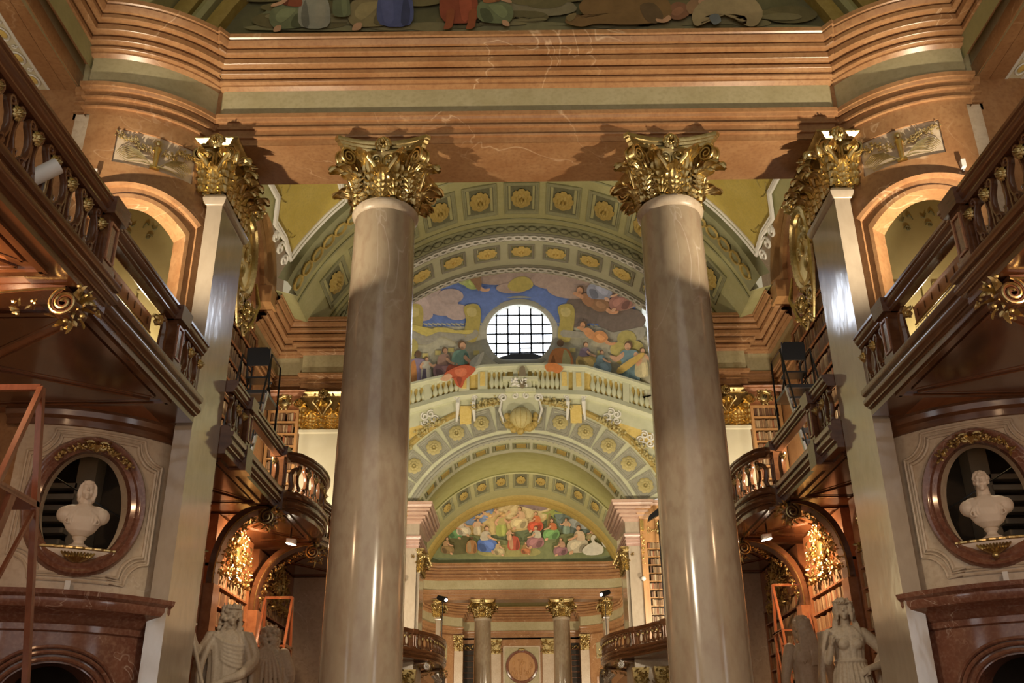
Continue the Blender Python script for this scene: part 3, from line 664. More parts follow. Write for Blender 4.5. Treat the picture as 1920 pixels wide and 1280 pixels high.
def gallery(s, path, wallx, posts, bals, brackets, label, y0, y1, consoles=(), far=False, fasc=None, panels=True, net=None):
    sx = -s; cx = sum(p[0] for p in path)/len(path); t = thing('balcony', label, 'balcony', (s*abs(cx), (y0+y1)/2, 6.6))
    MB().sweep(path, fasc or FASC, cap=True).build('fascia', 'walnut', t, sx)
    so = MB(); so.grid([[(p[0]-.02, p[1], 6.605) for p in path], [(p[0]+(wallx-p[0])*.5, p[1], 6.605) for p in path], [(wallx, p[1], 6.605) for p in path]]); sf = so.build('soffit', 'cherry', t, sx)
    fl = MB(); fl.grid([[(p[0]-.1, p[1], 6.99) for p in path], [(wallx, p[1], 6.99) for p in path]]); fl.build('deck', 'walnut', t, sx)
    MB().sweep(path, RAIL, cap=True).build('handrail', 'walnut', t, sx)
    MB().sweep(path, BASE, cap=True).build('base_rail', 'walnut', t, sx)
    for y in posts:
        p, d = along(path, ydist(path, y)); n = Vector((d.y,-d.x,0)); q = p-n*.05
        def P(u, v, z): return q+d*u+n*v+Vector((0,0,z))
        b = MB().hexa([P(-.15,-.13,7.0),P(.15,-.13,7.0),P(.15,.11,7.0),P(-.15,.11,7.0),P(-.15,-.13,7.74),P(.15,-.13,7.74),P(.15,.11,7.74),P(-.15,.11,7.74)])
        b.hexa([P(-.19,-.13,6.56),P(.19,-.13,6.56),P(.19,.17,6.56),P(-.19,.17,6.56),P(-.19,-.13,7.02),P(.19,-.13,7.02),P(.19,.17,7.02),P(-.19,.17,7.02)] if not far and y in consoles else [P(-.17,-.13,7.0),P(.17,-.13,7.0),P(.17,.13,7.0),P(-.17,.13,7.0),P(-.17,-.13,7.1),P(.17,-.13,7.1),P(.17,.13,7.1),P(-.17,.13,7.1)])
        b.hexa([P(-.19,-.17,7.72),P(.19,-.17,7.72),P(.19,.17,7.72),P(-.19,.17,7.72),P(-.21,-.19,7.94),P(.21,-.19,7.94),P(.21,.19,7.94),P(-.21,.19,7.94)])
        po = b.build('post', 'walnut', t, sx)
        f = MB()
        for a, c in (((-.10,7.15),(.10,7.15)),((.10,7.15),(.10,7.64)),((.10,7.64),(-.10,7.64)),((-.10,7.64),(-.10,7.15))): f.bar(P(a[0],.115,a[1]), P(c[0],.115,c[1]), .025, .03)
        f.build('post_panel', 'cherry', po, sx)
    for ya, yb in bals:
        d0, d1 = ydist(path, ya), ydist(path, yb); n = max(1, round(abs(d1-d0)/.43)); st = (d1-d0)/n
        for k in range(n):
            p, d = along(path, d0+st*(k+.5)); nn = Vector((d.y,-d.x,0)); p = p-nn*.05
            m = frame((p.x,p.y,7.11), d, -nn, (0,0,1)) @ Matrix.Diagonal((abs(st)/.43,1,.98,1))
            bo = put(ME['baluster'], 'baluster', t, m) if s < 0 else putm(ME['baluster'], 'baluster', t, m)
            p2, d2 = along(path, d0+st*(k+1)); nn = Vector((d2.y,-d2.x,0)); p2 = p2-nn*.02
            m = frame((p2.x,p2.y,7.56), d2, (0,0,1), nn) @ Matrix.Diagonal((.075,.085,.7,1))
            (put if s < 0 else putm)(ME['ros_g'], 'gilt_rosette', t, m)
    for y in consoles:
        for q in (-1, 1):
            p, d = along(path, ydist(path, y+q*.24)); nn = Vector((d.y,-d.x,0)); p = p-nn*.05
            c = MB(); L = [p+d*q*a+Vector((0,0,z)) for a, z in ((.02,7.10),(.06,7.2),(.03,7.32),(.02,7.45),(.07,7.56),(.14,7.6),(.18,7.56),(.15,7.51))]
            c.tube(L, [.05,.06,.06,.055,.05,.045,.04,.02], 8); co = c.build('console', 'walnut', t, sx)
            c = MB().ball(p+d*q*.2+Vector((0,0,7.53)), .05, 8, 6); garland(c, [p+d*q*.2+Vector((0,0,7.53))]*3, .05, random.Random(3)); c.build('gilt_knob', 'gold', co, sx)
    for i, (y, xw, zb) in enumerate(brackets):
        p, d = along(path, ydist(path, y)); bracket(t, p.x, xw, y, 6.57, zb, .32, sx, 11+i)
    if panels:
        for (a, b) in panels:
            pa = along(path, ydist(path, a))[0]; pb = along(path, ydist(path, b))[0]; x0 = max(pa.x, pb.x)-.22; x1 = wallx+.25; z = 6.59
            mid = ((x0+x1)/2, (a+b)/2)
            g = .12
            polys = [[(x0,a+.15),(x0,b-.15)],[(x1,a+.15),(x1,b-.15)],[(x0,a+.15),(x1,a+.15)],[(x0,b-.15),(x1,b-.15)]]
            mo = MB()
            for u, v in polys: mo.bar((u[0],u[1],z), (v[0],v[1],z), .09, .05)
            mo.build('soffit_frame', 'walnut', sf, sx)
            for tri in ([(x0-g,a+.15+2*g),(x0-g,b-.15-2*g),(mid[0]+g*1.2,mid[1])],[(x1+g,a+.15+2*g),(x1+g,b-.15-2*g),(mid[0]-g*1.2,mid[1])],[(x0-2*g,a+.15+g),(x1+2*g,a+.15+g),(mid[0],mid[1]-g*1.2)],[(x0-2*g,b-.15-g),(x1+2*g,b-.15-g),(mid[0],mid[1]+g*1.2)]):
                mo = MB()
                for i in range(3): u, v = tri[i], tri[(i+1) % 3]; mo.bar((u[0],u[1],z), (v[0],v[1],z), .035, .03)
                mo.add([(q[0],q[1],z-.006) for q in tri], [(0,1,2)])
                mo.build('soffit_panel', 'walnut', sf, sx)
    return t, path
def putm(me, name, parent, m):
    o = bpy.data.objects.new(name, me); COL.objects.link(o); o.parent = parent; g = ORG.get(parent.name, (0,0,0))
    o.matrix_basis = Matrix.Translation((-g[0],-g[1],-g[2])) @ MX @ m; ORG[o.name] = g
    return o
nearpath = [(-5.12,-4.5),(-5.12,9.62),(-5.12,10.12),(-5.26,10.14),(-5.26,13.95)]
for s in (-1, 1):
    t, _ = gallery(s, nearpath, -9.6, [9.85, 12.75], [(5.1, 9.65), (13.0, 13.9)], [(9.5, -7.6, 5.4), (4.0, -7.6, 5.4)], 'dark walnut balcony nearest the viewer along the %s edge' % side(s), -4.5, 14,
                   consoles=(), panels=[(4.2, 9.2), (9.9, 13.2)])
    sx = -s
    # open stretch: scroll consoles, back board and wire net
    for y, q in ((10.12, 1), (12.46, -1)):
        c = MB(); L = [(-5.32, y+q*a, z) for a, z in ((.02,7.10),(.07,7.22),(.05,7.36),(.04,7.5),(.09,7.6),(.17,7.62),(.2,7.56),(.16,7.52))]
        c.tube(L, [.05,.065,.065,.06,.055,.05,.04,.02], 8); co = c.build('console', 'walnut', t, sx)
        c = MB().ball((-5.34, y+q*.21, 7.53), .065, 8, 6); garland(c, [(-5.34, y+q*.21, 7.53)]*4, .06, random.Random(3)); c.build('gilt_knob', 'gold', co, sx)
    b = MB().box(-5.62, -5.56, 10.2, 12.5, 7.50, 7.74); bo = b.build('back_board', 'oak', t, sx)
    for k in range(9): MB().box(-5.557, -5.548, 10.35+k*.25, 10.37+k*.25, 7.55, 7.66).build('notch', 'walnut', bo, sx)
    MB().tube([(-5.55, 10.2, 7.47), (-5.55, 12.5, 7.47)], .016, 6).build('brass_rod', 'gold2', t, sx)
    m = MB()
    for k in range(24): m.tube([(-5.54, 10.25+k*.097, 7.46), (-5.50, 10.25+k*.097, 7.05)], .0035, 3, False)
    for k in range(6): m.tube([(-5.54+.006*k, 10.2, 7.42-k*.065), (-5.54+.006*k, 12.5, 7.42-k*.065)], .0035, 3, False)
    nn = m.build('wire_net', 'paper', t, sx); nn['kind'] = 'stuff'
bulge = [(-4.95,19.72),(-4.80,20.1),(-4.70,20.6),(-4.67,21.1),(-4.70,21.6),(-4.80,22.1),(-4.95,22.5)]
midpath = [(-5.2,15.5),(-5.2,19.55)]+bulge+[(-5.15,22.7),(-5.2,23.4),(-5.0,24.6),(-4.75,25.6),(-4.65,26.6),(-4.75,27.6),(-5.3,28.3)]
for s in (-1, 1):
    gallery(s, midpath, -7.6, [16.55, 19.4, 22.85], [(15.55, 16.35), (19.75, 22.6), (23.1, 27.8)], [(19.1, -6.25, 5.0), (22.5, -6.3, 5.0)], 'walnut gallery with bulging end beyond the %s pilaster in the middle distance' % side(s), 15.5, 28,
            consoles=(16.55, 19.4, 22.85), panels=[(15.7, 18.8), (19.4, 22.2), (22.8, 26.5)])
farpath = [(-10.45,40.2),(-9.3,41.0),(-8.3,41.8),(-7.6,42.6),(-6.9,43.6),(-6.3,44.8),(-5.65,46.4),(-5.2,47.3),(-4.75,48.1),(-4.4,49.1),(-4.2,50.1),(-4.1,51.2),(-4.15,52.4),(-4.3,53.4),(-4.7,54.6),(-5.2,56.4),(-5.2,63.6)]
for s in (-1, 1):
    gallery(s, farpath, -9.4, [44.6, 47.2, 53.3, 57], [(41.2, 44.2), (44.9, 46.9), (47.5, 53.0), (53.6, 56.7)], [(48.6, -6.6, 5.2), (52.4, -6.6, 5.0)], 'far red brown gallery curving round the %s pier below the painted lunette' % side(s), 43, 63, far=True, panels=None)

# ================================================================== WING BEYOND THE SCREEN
def wallbox(name, label, mats, x0, x1, y0, y1, z0, z1, sx=1, cat='wall'):
    return meta(MB().box(x0,x1,y0,y1,z0,z1).build(name, mats, None, sx, False), label, cat, kind='structure')
CAMP = Vector((-0.245, 0, 1.6))
BOOKS = []          # (size on the picture, matrix, material index, label, group)
def bookcase(s, label, o, ux, uy, w, h, dp, nsh, wood='cherry', crown=True, zbook=0.76, first=0.0, bookw=(.035,.075), row0=0, tag=None, name='bookcase', post=.07):
    """o: lower front left corner, ux: along the front, uy: into the wall (left-side coordinates)"""
    sx = -s; o = Vector(o); ux = Vector(ux).normalized(); uy = Vector(uy).normalized(); uz = Vector((0,0,1))
    c = o+ux*w/2; t = thing(name, label, 'bookcase', (c.x*(1 if s < 0 else -1), c.y, o.z))
    def bx(a0, a1, b0, b1, z0, z1): return MB().hexa([o+ux*a+uy*b+uz*z for z in (z0, z1) for a, b in ((a0,b0),(a1,b0),(a1,b1),(a0,b1))])
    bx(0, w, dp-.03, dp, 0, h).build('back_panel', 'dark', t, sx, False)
    for a in (0, w-post): bx(a, a+post, -.015, dp, 0, h).build('upright', wood, t, sx, False)
    sh = h/nsh; rnd = random.Random(hash(label) % 9999 if False else len(label)*7+int(o.y*10))
    bx(0, w, -.02, dp, h-.06, h).build('top_rail', wood, t, sx, False)
    if crown: MB().sweep([tuple((o+ux*a+uy*b)[:2]) for a, b in ((-.04,dp),(-.04,-.03),(w+.04,-.03),(w+.04,dp))] if (ux.cross(uy)).z > 0 else [tuple((o+ux*a+uy*b)[:2]) for a, b in ((w+.04,dp),(w+.04,-.03),(-.04,-.03),(-.04,dp))],
            [(0,o.z+h),(.02,o.z+h+.02),(.05,o.z+h+.06),(.05,o.z+h+.10),(.09,o.z+h+.13),(.09,o.z+h+.17),(-.1,o.z+h+.18)]).build('crown', wood, t, sx)
    for k in range(nsh):
        z = k*sh
        bx(post, w-post, 0, dp-.02, z, z+.035).build('shelf', wood, t, sx, False)
        a = post+.01
        while a < w-post-.03:
            bw = rnd.uniform(*bookw); bh = sh*zbook*rnd.uniform(.86, 1.02)
            if a+bw > w-post: break
            if rnd.random() > .015:
                p = o+ux*(a+bw/2)+uy*(dp*.5)+uz*(z+.036); m = frame(p, ux, uy, uz) @ Matrix.Diagonal((bw*.94, dp*.72, bh, 1))
                if s > 0: m = MX @ m; p = Vector((-p.x,p.y,p.z))
                dist = (p-CAMP).length; vis = abs((ux.cross(uz)).dot((p-CAMP).normalized()) if True else 1)
                BOOKS.append((bw*bh/dist**2*max(.15, abs(uy.dot((Vector((-abs(p.x),p.y,p.z))-CAMP).normalized()))), m, rnd.choice((0,1,2,3,4,5,6,7,1,4,0)), k, nsh, tag or label, s))
            a += bw
    return t
def cartouche(t, o, ux, uz, n, w, h, sx, seed=2, numeral=None, festoon=1.0):
    """gilt shield with scrolls, crest and two festoons; o centre"""
    o, ux, uz, n = (Vector(q) for q in (o, ux, uz, n)); rnd = random.Random(seed)
    P = lambda a, b, c=0: o+ux*a*w+uz*b*h+n*c
    m = MB(); rows = []
    for k, (r, d) in enumerate(((.0,.07),(.5,.06),(.8,.035),(.82,.07),(1.0,.09),(1.08,.05),(1.1,0))):
        rows.append([P(.5*r*math.cos(a)*(1+.12*math.cos(2*a)), .5*r*math.sin(a)*(1-.08*math.cos(3*a)), d) for a in [2*PI*i/24 for i in range(24)]])
    m.grid(rows, False, True); sh = m.build('shield', 'gold', t, sx)
    m = MB()
    for q in (-1, 1):
        for (cx_, cz_, r, a0) in ((.5,.38,.17,0), (.55,-.25,.13,1), (.2,.62,.13,2), (.2,-.6,.11,3)):
            m.tube(spiral(P(q*cx_, cz_, .07), r*w, 1.4, ux*q, uz, 16, .2, a0), .03*w+.01, 5)
    garland(m, [P(rnd.uniform(-.3,.3), .72+rnd.uniform(-.1,.14), .06) for _ in range(9)], .07*w, rnd, n)
    garland(m, [P(rnd.uniform(-.25,.25), -.62+rnd.uniform(-.1,.1), .06) for _ in range(6)], .06*w, rnd, n)
    m.build('scrolls', 'gold', t, sx)['kind'] = 'stuff'
    if festoon:
        for q in (-1, 1):
            m = MB(); garland(m, [P(q*(.62+festoon*i/10), .1-.22*math.sin(PI*i/10), .03) for i in range(11)], .07*w, rnd, n)
            garland(m, [P(q*(.62+festoon), .12-.09*i, .03) for i in range(6)], .06*w, rnd, n)
            f = m.build('festoon', 'gold', t, sx); f['kind'] = 'stuff'
    if numeral:
        x = -.17*len(numeral)/2*1.0; m = MB()
        for ch in numeral:
            a = x; b = x+.16
            if ch == 'X': L = [((a,.18),(b,-.18)),((b,.18),(a,-.18))]
            elif ch == 'V': L = [((a,.18),((a+b)/2,-.18)),((b,.18),((a+b)/2,-.18))]
            else: L = [(((a+b)/2,.18),((a+b)/2,-.18))]
            for u, v in L: m.bar(P(u[0],u[1],.075), P(v[0],v[1],.075), .03*w, .02, n)
            x += .17 if ch != 'I' else .11
        if sx < 0: pass
        m.build('numeral', 'black', sh, sx)
VR, VZ = 7.1, 11.5
def vp(th, y, r=None): r = r or VR; return (r*math.sin(R_(th)), y, VZ+r*math.cos(R_(th)))
EA2, EF2, EC2 = ent(12.1, .62, .62, .98, .62)
for s in (-1, 1):
    sd = side(s); sx = -s
    wallbox('wall_wing_%s' % sd, 'dim brown wall of the wing behind the %s gallery' % sd, 'red', -8.1, -7.66, 15.5, 27.0, 0, 17.2, sx)
    wallbox('wall_lower_%s' % sd, 'brown panelled wall under the %s gallery' % sd, 'cherry', -7.6, -6.72, 15.5, 26.9, 0, 6.6, sx)
    wallbox('wall_crossing_%s' % sd, 'beige cross wall at the end of the %s gallery' % sd, 'stone', -9.6, -5.35, 27.0, 31.0, 0, 14.0, sx)
    path = [(-7.65,24.4),(-7.65,27.0),(-6.74,27.0),(-6.74,26.78),(-5.24,26.78),(-5.24,31.1)]
    for pr, mt, lb in ((EA2,'red','architrave'),(EF2,'olive','frieze'),(EC2,'red','cornice')):
        trim(MB().sweep(path, pr), mt, 'brown marble %s turning the %s corner behind the gallery' % (lb, sd), lb, sx)
    # plain stretch of entablature behind the pilaster capital
    trim(MB().sweep([(-7.65,15.5),(-7.65,18.5)], EC2), 'red', 'short cornice hidden behind the %s gilded pilaster capital' % sd, 'cornice', sx)
    # lit pilaster on the crossing wall
    t = thing('pilaster', 'yellow lit flat pilaster with broad gilded capital behind the %s foreground column' % sd, 'pilaster', (s*6.0, 26.9, 0))
    MB().box(-6.68,-5.36,26.80,27.02,6.9,10.88).build('shaft', 'cream', t, sx)
    MB().sweep([(-6.68,27.0),(-6.68,26.8),(-5.36,26.8),(-5.36,27.0)], [(0,10.82),(.05,10.85),(.06,10.93),(0,10.98)]).build('neck_moulding', 'cream', t, sx)
    cap = MB().box(-6.6,-5.44,26.82,27.0,10.95,11.2).build('capital', 'gold', t, sx)
    if s < 0: box_capital(cap, -6.66, -5.38, 26.78, 27.0, 10.95, 1.15, ('front',), 'gold', 'leafp', n1=2)
    else:
        tmp = thing('tmp', 'x', 'x', (-6.0, 26.9, 0)); tc = MB().box(0,1,0,1,0,1).build('tmpc', 'gold', tmp)
        box_capital(tc, -6.66, -5.38, 26.78, 27.0, 10.95, 1.15, ('front',), 'gold', 'leafp', n1=2); mirror_children(tc, cap)
        for o in (tc, tmp): bpy.data.objects.remove(o)
    # upper bookcase facing the viewer, with numbered cartouche
    bc = bookcase(s, 'tall wooden bookcase under a gilt numbered shield beside the %s lit pilaster' % sd, (-7.62,26.62,7.0), (1,0,0), (0,1,0), .92, 4.5, .34, 12, 'oak', tag='the bookcase beside the %s lit pilaster' % sd, post=.08, crown=False)
    MB().box(-7.62,-6.7,26.66,26.96,11.5,12.0).build('frieze_board', 'cherry', bc, sx)
    MB().sweep([(-7.66,27.0),(-7.66,26.6),(-6.66,26.6),(-6.66,27.0)], [(0,11.94),(.03,11.97),(.08,12.02),(.08,12.06),(.12,12.10),(-.1,12.12)]).build('cornice', 'cherry', bc, sx)
    cartouche(bc, (-7.16,26.64,11.76), (1,0,0) if s < 0 else (1,0,0), (0,0,1), (0,-1,0), .34, .36, sx, 4, ('XV' if s < 0 else 'IVX'), .55)
    # upper bookcases on the side wall and the gilded medallion over them
    bookcase(s, 'wall bookcase along the %s gallery beneath the gilded oval medallion' % sd, (-7.30,19.6,7.0), (0,1,0), (-1,0,0), 4.1, 5.5, .33, 11, 'walnut', tag='the wall bookcase on the %s gallery' % sd, bookw=(.045,.095), crown=False)
    bookcase(s, 'wall bookcase on the %s gallery nearest the column row' % sd, (-7.30,15.8,7.0), (0,1,0), (-1,0,0), 3.5, 5.0, .33, 10, 'walnut', tag='the gallery bookcase nearest the %s pilaster' % sd, bookw=(.05,.1), crown=False)
    t = thing('gilded_medallion', 'gilded oval relief medallion in a carved beaded frame above the %s gallery shelves' % sd, 'medallion', (s*7.4, 21.6, 13.9))
    cy, cz = 21.75, 14.05
    OV = lambda a, ry, rz, x: (x, cy+ry*math.cos(a), cz+rz*math.sin(a))
    A = [2*PI*i/48 for i in range(48)]
    m = MB(); m.grid([[OV(a, r*.78, r*1.12, -7.3+d) for a in A] for r, d in ((.02,.0),(.3,.02),(.6,.01),(.86,.0))], False, True); m.build('relief_field', 'gold2', t, sx)
    rnd = random.Random(8); m = MB()
    for k in range(16): m.ball((-7.28, cy+rnd.uniform(-.4,.4), cz+rnd.uniform(-.7,.7)), (.06, rnd.uniform(.05,.16), rnd.uniform(.06,.2)), 7, 5)
    r_ = m.build('relief_figures', 'gold', t, sx); r_['kind'] = 'stuff'
    m = MB(); m.grid([[OV(a, r*.78, r*1.12, -7.3+d) for a in A] for r, d in ((.84,.0),(.86,.08),(.92,.05),(.98,.12),(1.06,.08),(1.08,0))], False, True); m.build('oval_frame', 'gold', t, sx)
    m = MB()
    for i in range(40):
        a = 2*PI*i/40; m.ball(OV(a, .86, 1.22, -7.24), .045, 6, 4)
    b = m.build('bead_row', 'gold', t, sx); b['kind'] = 'stuff'
    m = MB(); garland(m, [(-7.25, cy+rnd.uniform(-.5,.7), cz-1.25-rnd.random()*.8) for _ in range(26)], .11, rnd, (1,0,0))
    for q in (-1, 1):
        m.tube(spiral((-7.2, cy+q*.4, cz-1.5), .28, 1.5, (0,q,0), (0,0,1), 20, .2, 1), .05, 6); m.tube(spiral((-7.2, cy+q*.25, cz-2.0), .2, 1.3, (0,q,0), (0,0,-1), 18, .2, 1), .04, 6)
        m.tube([(-7.2, cy+q*.9, cz-.4), (-7.12, cy+q*1.05, cz-1.0), (-7.15, cy+q*.75, cz-1.6), (-7.2, cy+q*.3, cz-2.2)], [.03,.07,.06,.03], 6)
    f = m.build('lower_foliage', 'gold', t, sx); f['kind'] = 'stuff'
    m = MB(); garland(m, [(-7.25, cy+rnd.uniform(-.5,.5), cz+1.2+rnd.random()*.4) for _ in range(14)], .11, rnd, (1,0,0)); f = m.build('crest', 'gold', t, sx); f['kind'] = 'stuff'
    # curved pediment around it
    t = thing('curved_pediment', 'polished brown wooden arch arched over the %s gilded medallion' % sd, 'pediment', (s*7.4, 21.75, 14.0))
    AR = [PI*i/28 for i in range(29)]
    rows = []
    for r, d in ((.80,.1),(.80,.28),(.84,.34),(.88,.30),(.92,.42),(.97,.5),(1.0,.5),(1.0,0)): rows.append([(-7.66+d, 21.75+2.75*r*math.cos(a), 14.25+2.1*r*math.sin(a)) for a in AR])
    MB().grid(rows).build('archivolt', 'oak', t, sx)
    MB().add([(-7.5, 21.75+2.25*math.cos(a), 14.25+1.72*math.sin(a)) for a in AR]+[(-7.5,19.5,12.6),(-7.5,24.0,12.6)], [tuple(range(29))+(29,30)]).build('tympanum', 'cherry', t, sx)
    for q in (-1, 1): MB().box(-7.66,-7.12, 21.75+q*2.48-.33, 21.75+q*2.48+.33, 13.75, 14.27).build('end_block', 'oak', t, sx)
    # ---- lower alcoves: bookcases between the bracket ribs
    for k, (y0, y1, lb) in enumerate(((15.7,18.85,'nearest the pilaster'),(19.4,22.25,'behind the statues, lit orange by the small lamp'),(22.8,26.6,'farthest under the gallery'))):
        bc = bookcase(s, '%s alcove bookcase %s' % (sd, lb), (-6.42,y0,0.5), (0,1,0), (-1,0,0), y1-y0, 5.05, .28, 13, 'cherry', tag='the %s alcove bookcase %s' % (sd, lb), bookw=(.045,.085), crown=False)
        MB().box(-6.7,-6.42,y0,y1,5.55,6.55).build('head_panel', 'cherry', bc, sx)
        yc = (y0+y1)/2; n = Vector((1,0,0)); rnd = random.Random(20+k)
        cartouche(bc, (-6.36,yc,6.02), (0,1,0), (0,0,1), n, .62, .62, sx, 30+k, None, .85)
        m = MB(); garland(m, [(-6.36, yc+rnd.uniform(-1.05,1.05), 5.5+rnd.uniform(-.12,.1)) for _ in range(34)], .07, rnd, (1,0,0)); garland(m, [(-6.36, yc+rnd.uniform(-.8,.8), 5.9+rnd.uniform(-.3,.5)) for _ in range(40)], .075, rnd, (1,0,0))
        f = m.build('gilt_foliage', 'gold', bc, sx); f['kind'] = 'stuff'
    for k, y in enumerate((19.1, 22.5)):
        trim(MB().box(-6.75,-6.2,y-.2,y+.2,0,5.05), 'cherry', '%s wooden rib pilaster under the %s gallery' % (('near','far')[k], sd), 'pilaster strip', sx)
    trim(MB().box(-7.0,-4.9,26.62,26.98,0,6.58), 'stone', 'brown plaster end wall under the %s gallery' % sd, 'wall', sx)
    # small flood lamp under the gallery
    lm = thing('flood_lamp', 'small bright flood lamp glowing under the %s gallery soffit' % sd, 'lamp', (s*5.25, 20.9, 6.3))
    MB().tube([(-5.25,20.9,6.6),(-5.25,20.9,6.38)], .02, 6).build('stem', 'black', lm, sx)
    MB().hexa([(-5.33,20.84,6.26),(-5.13,20.84,6.22),(-5.13,20.98,6.22),(-5.33,20.98,6.26),(-5.33,20.84,6.36),(-5.13,20.84,6.34),(-5.13,20.98,6.34),(-5.33,20.98,6.36)]).build('housing', 'white', lm, sx)
    MB().add([(-5.33,20.835,6.255),(-5.13,20.835,6.215),(-5.13,20.985,6.215),(-5.33,20.985,6.255)], [(3,2,1,0)]).build('glass', 'lampglow', lm, sx)
    l = bpy.data.lights.new('alcove_light', 'SPOT'); l.energy = 300; l.color = WARM2; l.spot_size = R_(160); l.spot_blend = .5; l.shadow_soft_size = .06
    lo = bpy.data.objects.new('alcove_light', l); COL.objects.link(lo); lo.location = (s*5.25, 20.9, 6.17); lo.rotation_euler = (Vector((s*6.5, 20.9, 5.2))-lo.location).to_track_quat('-Z','Y').to_euler()

# ================================================================== VAULTS, ARCHES, DOME, FAR WING
def vband(y0, y1, r0, r1=None, th=68, n=48, mats='vgreen', label=None, cat='vault', name=None, thick=0.0, cove=True):
    r1 = r1 or r0; mb = MB(); A = [-th+2*th*i/n for i in range(n+1)]
    rows = [[vp(a, y0, r0) for a in A], [vp(a, y1, r1) for a in A]]
    if cove and not thick and r0 > 6.8: rows = [[(-7.55, r[0][1], 14.45)]+r+[(7.55, r[0][1], 14.45)] for r in rows]
    if thick: rows = [[vp(a, y0, r0+thick) for a in A]]+rows+[[vp(a, y1, r1+thick) for a in A]]
    mb.grid(rows)
    if label: return trim(mb, mats, label, cat, name=name)
    return mb
def coffers(parent, y, r, step, ks, hs, cof, ros, rr, hy=None, d=1.0, ry=None):
    for k in ks:
        th = k*step; o = vp(th, y, r); n = Vector((-math.sin(R_(th)), 0, -math.cos(R_(th)))); t = Vector((math.cos(R_(th)), 0, -math.sin(R_(th))))
        c = put(ME[cof], 'coffer', parent, frame(o, t, Vector((0,-1,0)), t.cross(Vector((0,-1,0)))) @ Matrix.Diagonal((hs, hy or hs, 1, 1)))
        o2 = Vector(o)+n*.02
        put(ME[ros], 'rosette', c, c_inv(c) @ frame(o2, t, Vector((0,-1,0)), t.cross(Vector((0,-1,0)))) @ Matrix.Diagonal((rr, ry or rr, d, 1)))
def c_inv(c):
    return c.matrix_basis.inverted()
def rope(y, r, th, step, rad, mats, label, cat='guilloche', sq=1.0):
    mb = MB(); n = int(2*th/step)
    for i in range(n+1):
        a = -th+step*i; o = Vector(vp(a, y, r)); t = Vector((math.cos(R_(a)), 0, -math.sin(R_(a)))); e = Vector((0,1,0))
        mb.tube([o+t*rad*1.15*math.cos(q*PI/4)+e*rad*sq*math.sin(q*PI/4) for q in range(8)], rad*.22, 4, closed=True)
        mb.ball(o+t*rad*1.3, rad*.28, 5, 3)
    o = trim(mb, mats, label, cat); o['kind'] = 'stuff'; return o
vband(15.4, 24.3, 7.35, th=63.6, cove=False, mats='vgreen', label='olive barrel vault over the wing beyond the columns', cat='vault', name='ceiling_wing')
for s in (-1, 1):
    # yellow trapezoid panels with white mouldings on the flanks of the vault
    yp = thing('vault_panel', 'yellow veined panel in white mouldings on the %s flank of the wing vault' % side(s), 'vault panel', (s*5.8, 21, 15.5), kind='structure')
    out = [(63.2,23.1),(54,23.15),(45,23.15),(45,20),(45,16.5),(60,16.5),(60.5,19.6),(60.0,20.7),(63.0,21.3),(62.4,22.2)]
    G = lambda a, y, e=0: vp(-a, y, 7.30-e)
    def fillp(pts, e):
        m = MB(); ca = sum(p[0] for p in pts)/len(pts); cy_ = sum(p[1] for p in pts)/len(pts); rows = []
        P = []
        for i in range(len(pts)):
            a, b = pts[i], pts[(i+1) % len(pts)]
            for q in range(8): P.append((a[0]+(b[0]-a[0])*q/8, a[1]+(b[1]-a[1])*q/8))
        for k in range(5): rows.append([G(ca+(p[0]-ca)*k/4, cy_+(p[1]-cy_)*k/4, e) for p in P])
        return m.grid(rows, False, True), P
    m, P = fillp(out, .03); m.build('field', 'vyellow', yp, -s)
    for k, (g, r, mt) in enumerate(((1.0,.05,'vwhite'),(1.03,.03,'vmid'),(1.06,.06,'vwhite'))):
        ca, cy_ = 53.5, 20.6
        m = MB().tube([G(ca+(p[0]-ca)*g, cy_+(p[1]-cy_)*g, .05) for p in P], r, 5, closed=True); m.build('moulding', mt, yp, -s)
    m = MB()
    for q in range(3): m.tube(spiral(G(65.5-.5*q, 22.9-.55*q, .06), .2, 1.4, (0,1,0), (.4*1,0,.9), 16, .2, q), .035, 5)
    m.build('stucco_scroll', 'vwhite', yp, -s)
    rnd = random.Random(4); m = MB()
    for q in range(10):
        a = rnd.uniform(47,60); y = rnd.uniform(19,22.8); L = []
        for i in range(8): L.append(G(a, y, .045)); a += rnd.uniform(-.9,.9); y -= rnd.uniform(0,.2)
        m.tube(L, .012, 3)
    v = m.build('painted_veins', paint((.30,.24,.07)), yp, -s); v['kind'] = 'stuff'
vband(23.5, 24.3, 7.12, 6.98, mats='vmid', label='dark green rib with a garland at the near edge of the coffered arch', cat='arch rib', thick=.3)
rope(23.9, 7.0, 66, 4.2, .2, 'vgold', 'painted olive leaf garland along the shaded arch', 'garland')
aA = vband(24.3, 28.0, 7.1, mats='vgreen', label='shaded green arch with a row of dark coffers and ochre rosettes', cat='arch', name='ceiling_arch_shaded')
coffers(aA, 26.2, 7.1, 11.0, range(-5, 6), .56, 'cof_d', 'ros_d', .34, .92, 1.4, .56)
for y in (24.75, 27.45): trim(MB().tube([vp(-68+136*i/48, y, 7.08) for i in range(49)], .035, 5), 'vmid', 'thin fillet line %s the row of dark coffers' % ('before' if y < 26 else 'behind'), 'fillet')
vband(27.75, 28.15, 7.06, 6.95, mats='vmid', label='dark leafy edge band between the shaded and the bright arch', cat='arch rib', thick=.2)
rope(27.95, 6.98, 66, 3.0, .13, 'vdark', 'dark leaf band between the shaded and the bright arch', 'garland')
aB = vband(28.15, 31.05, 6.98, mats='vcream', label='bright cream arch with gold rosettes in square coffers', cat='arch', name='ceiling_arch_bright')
coffers(aB, 29.45, 6.98, 10.1, range(-6, 7), .46, 'cof_l', 'ros_l', .36, .5)
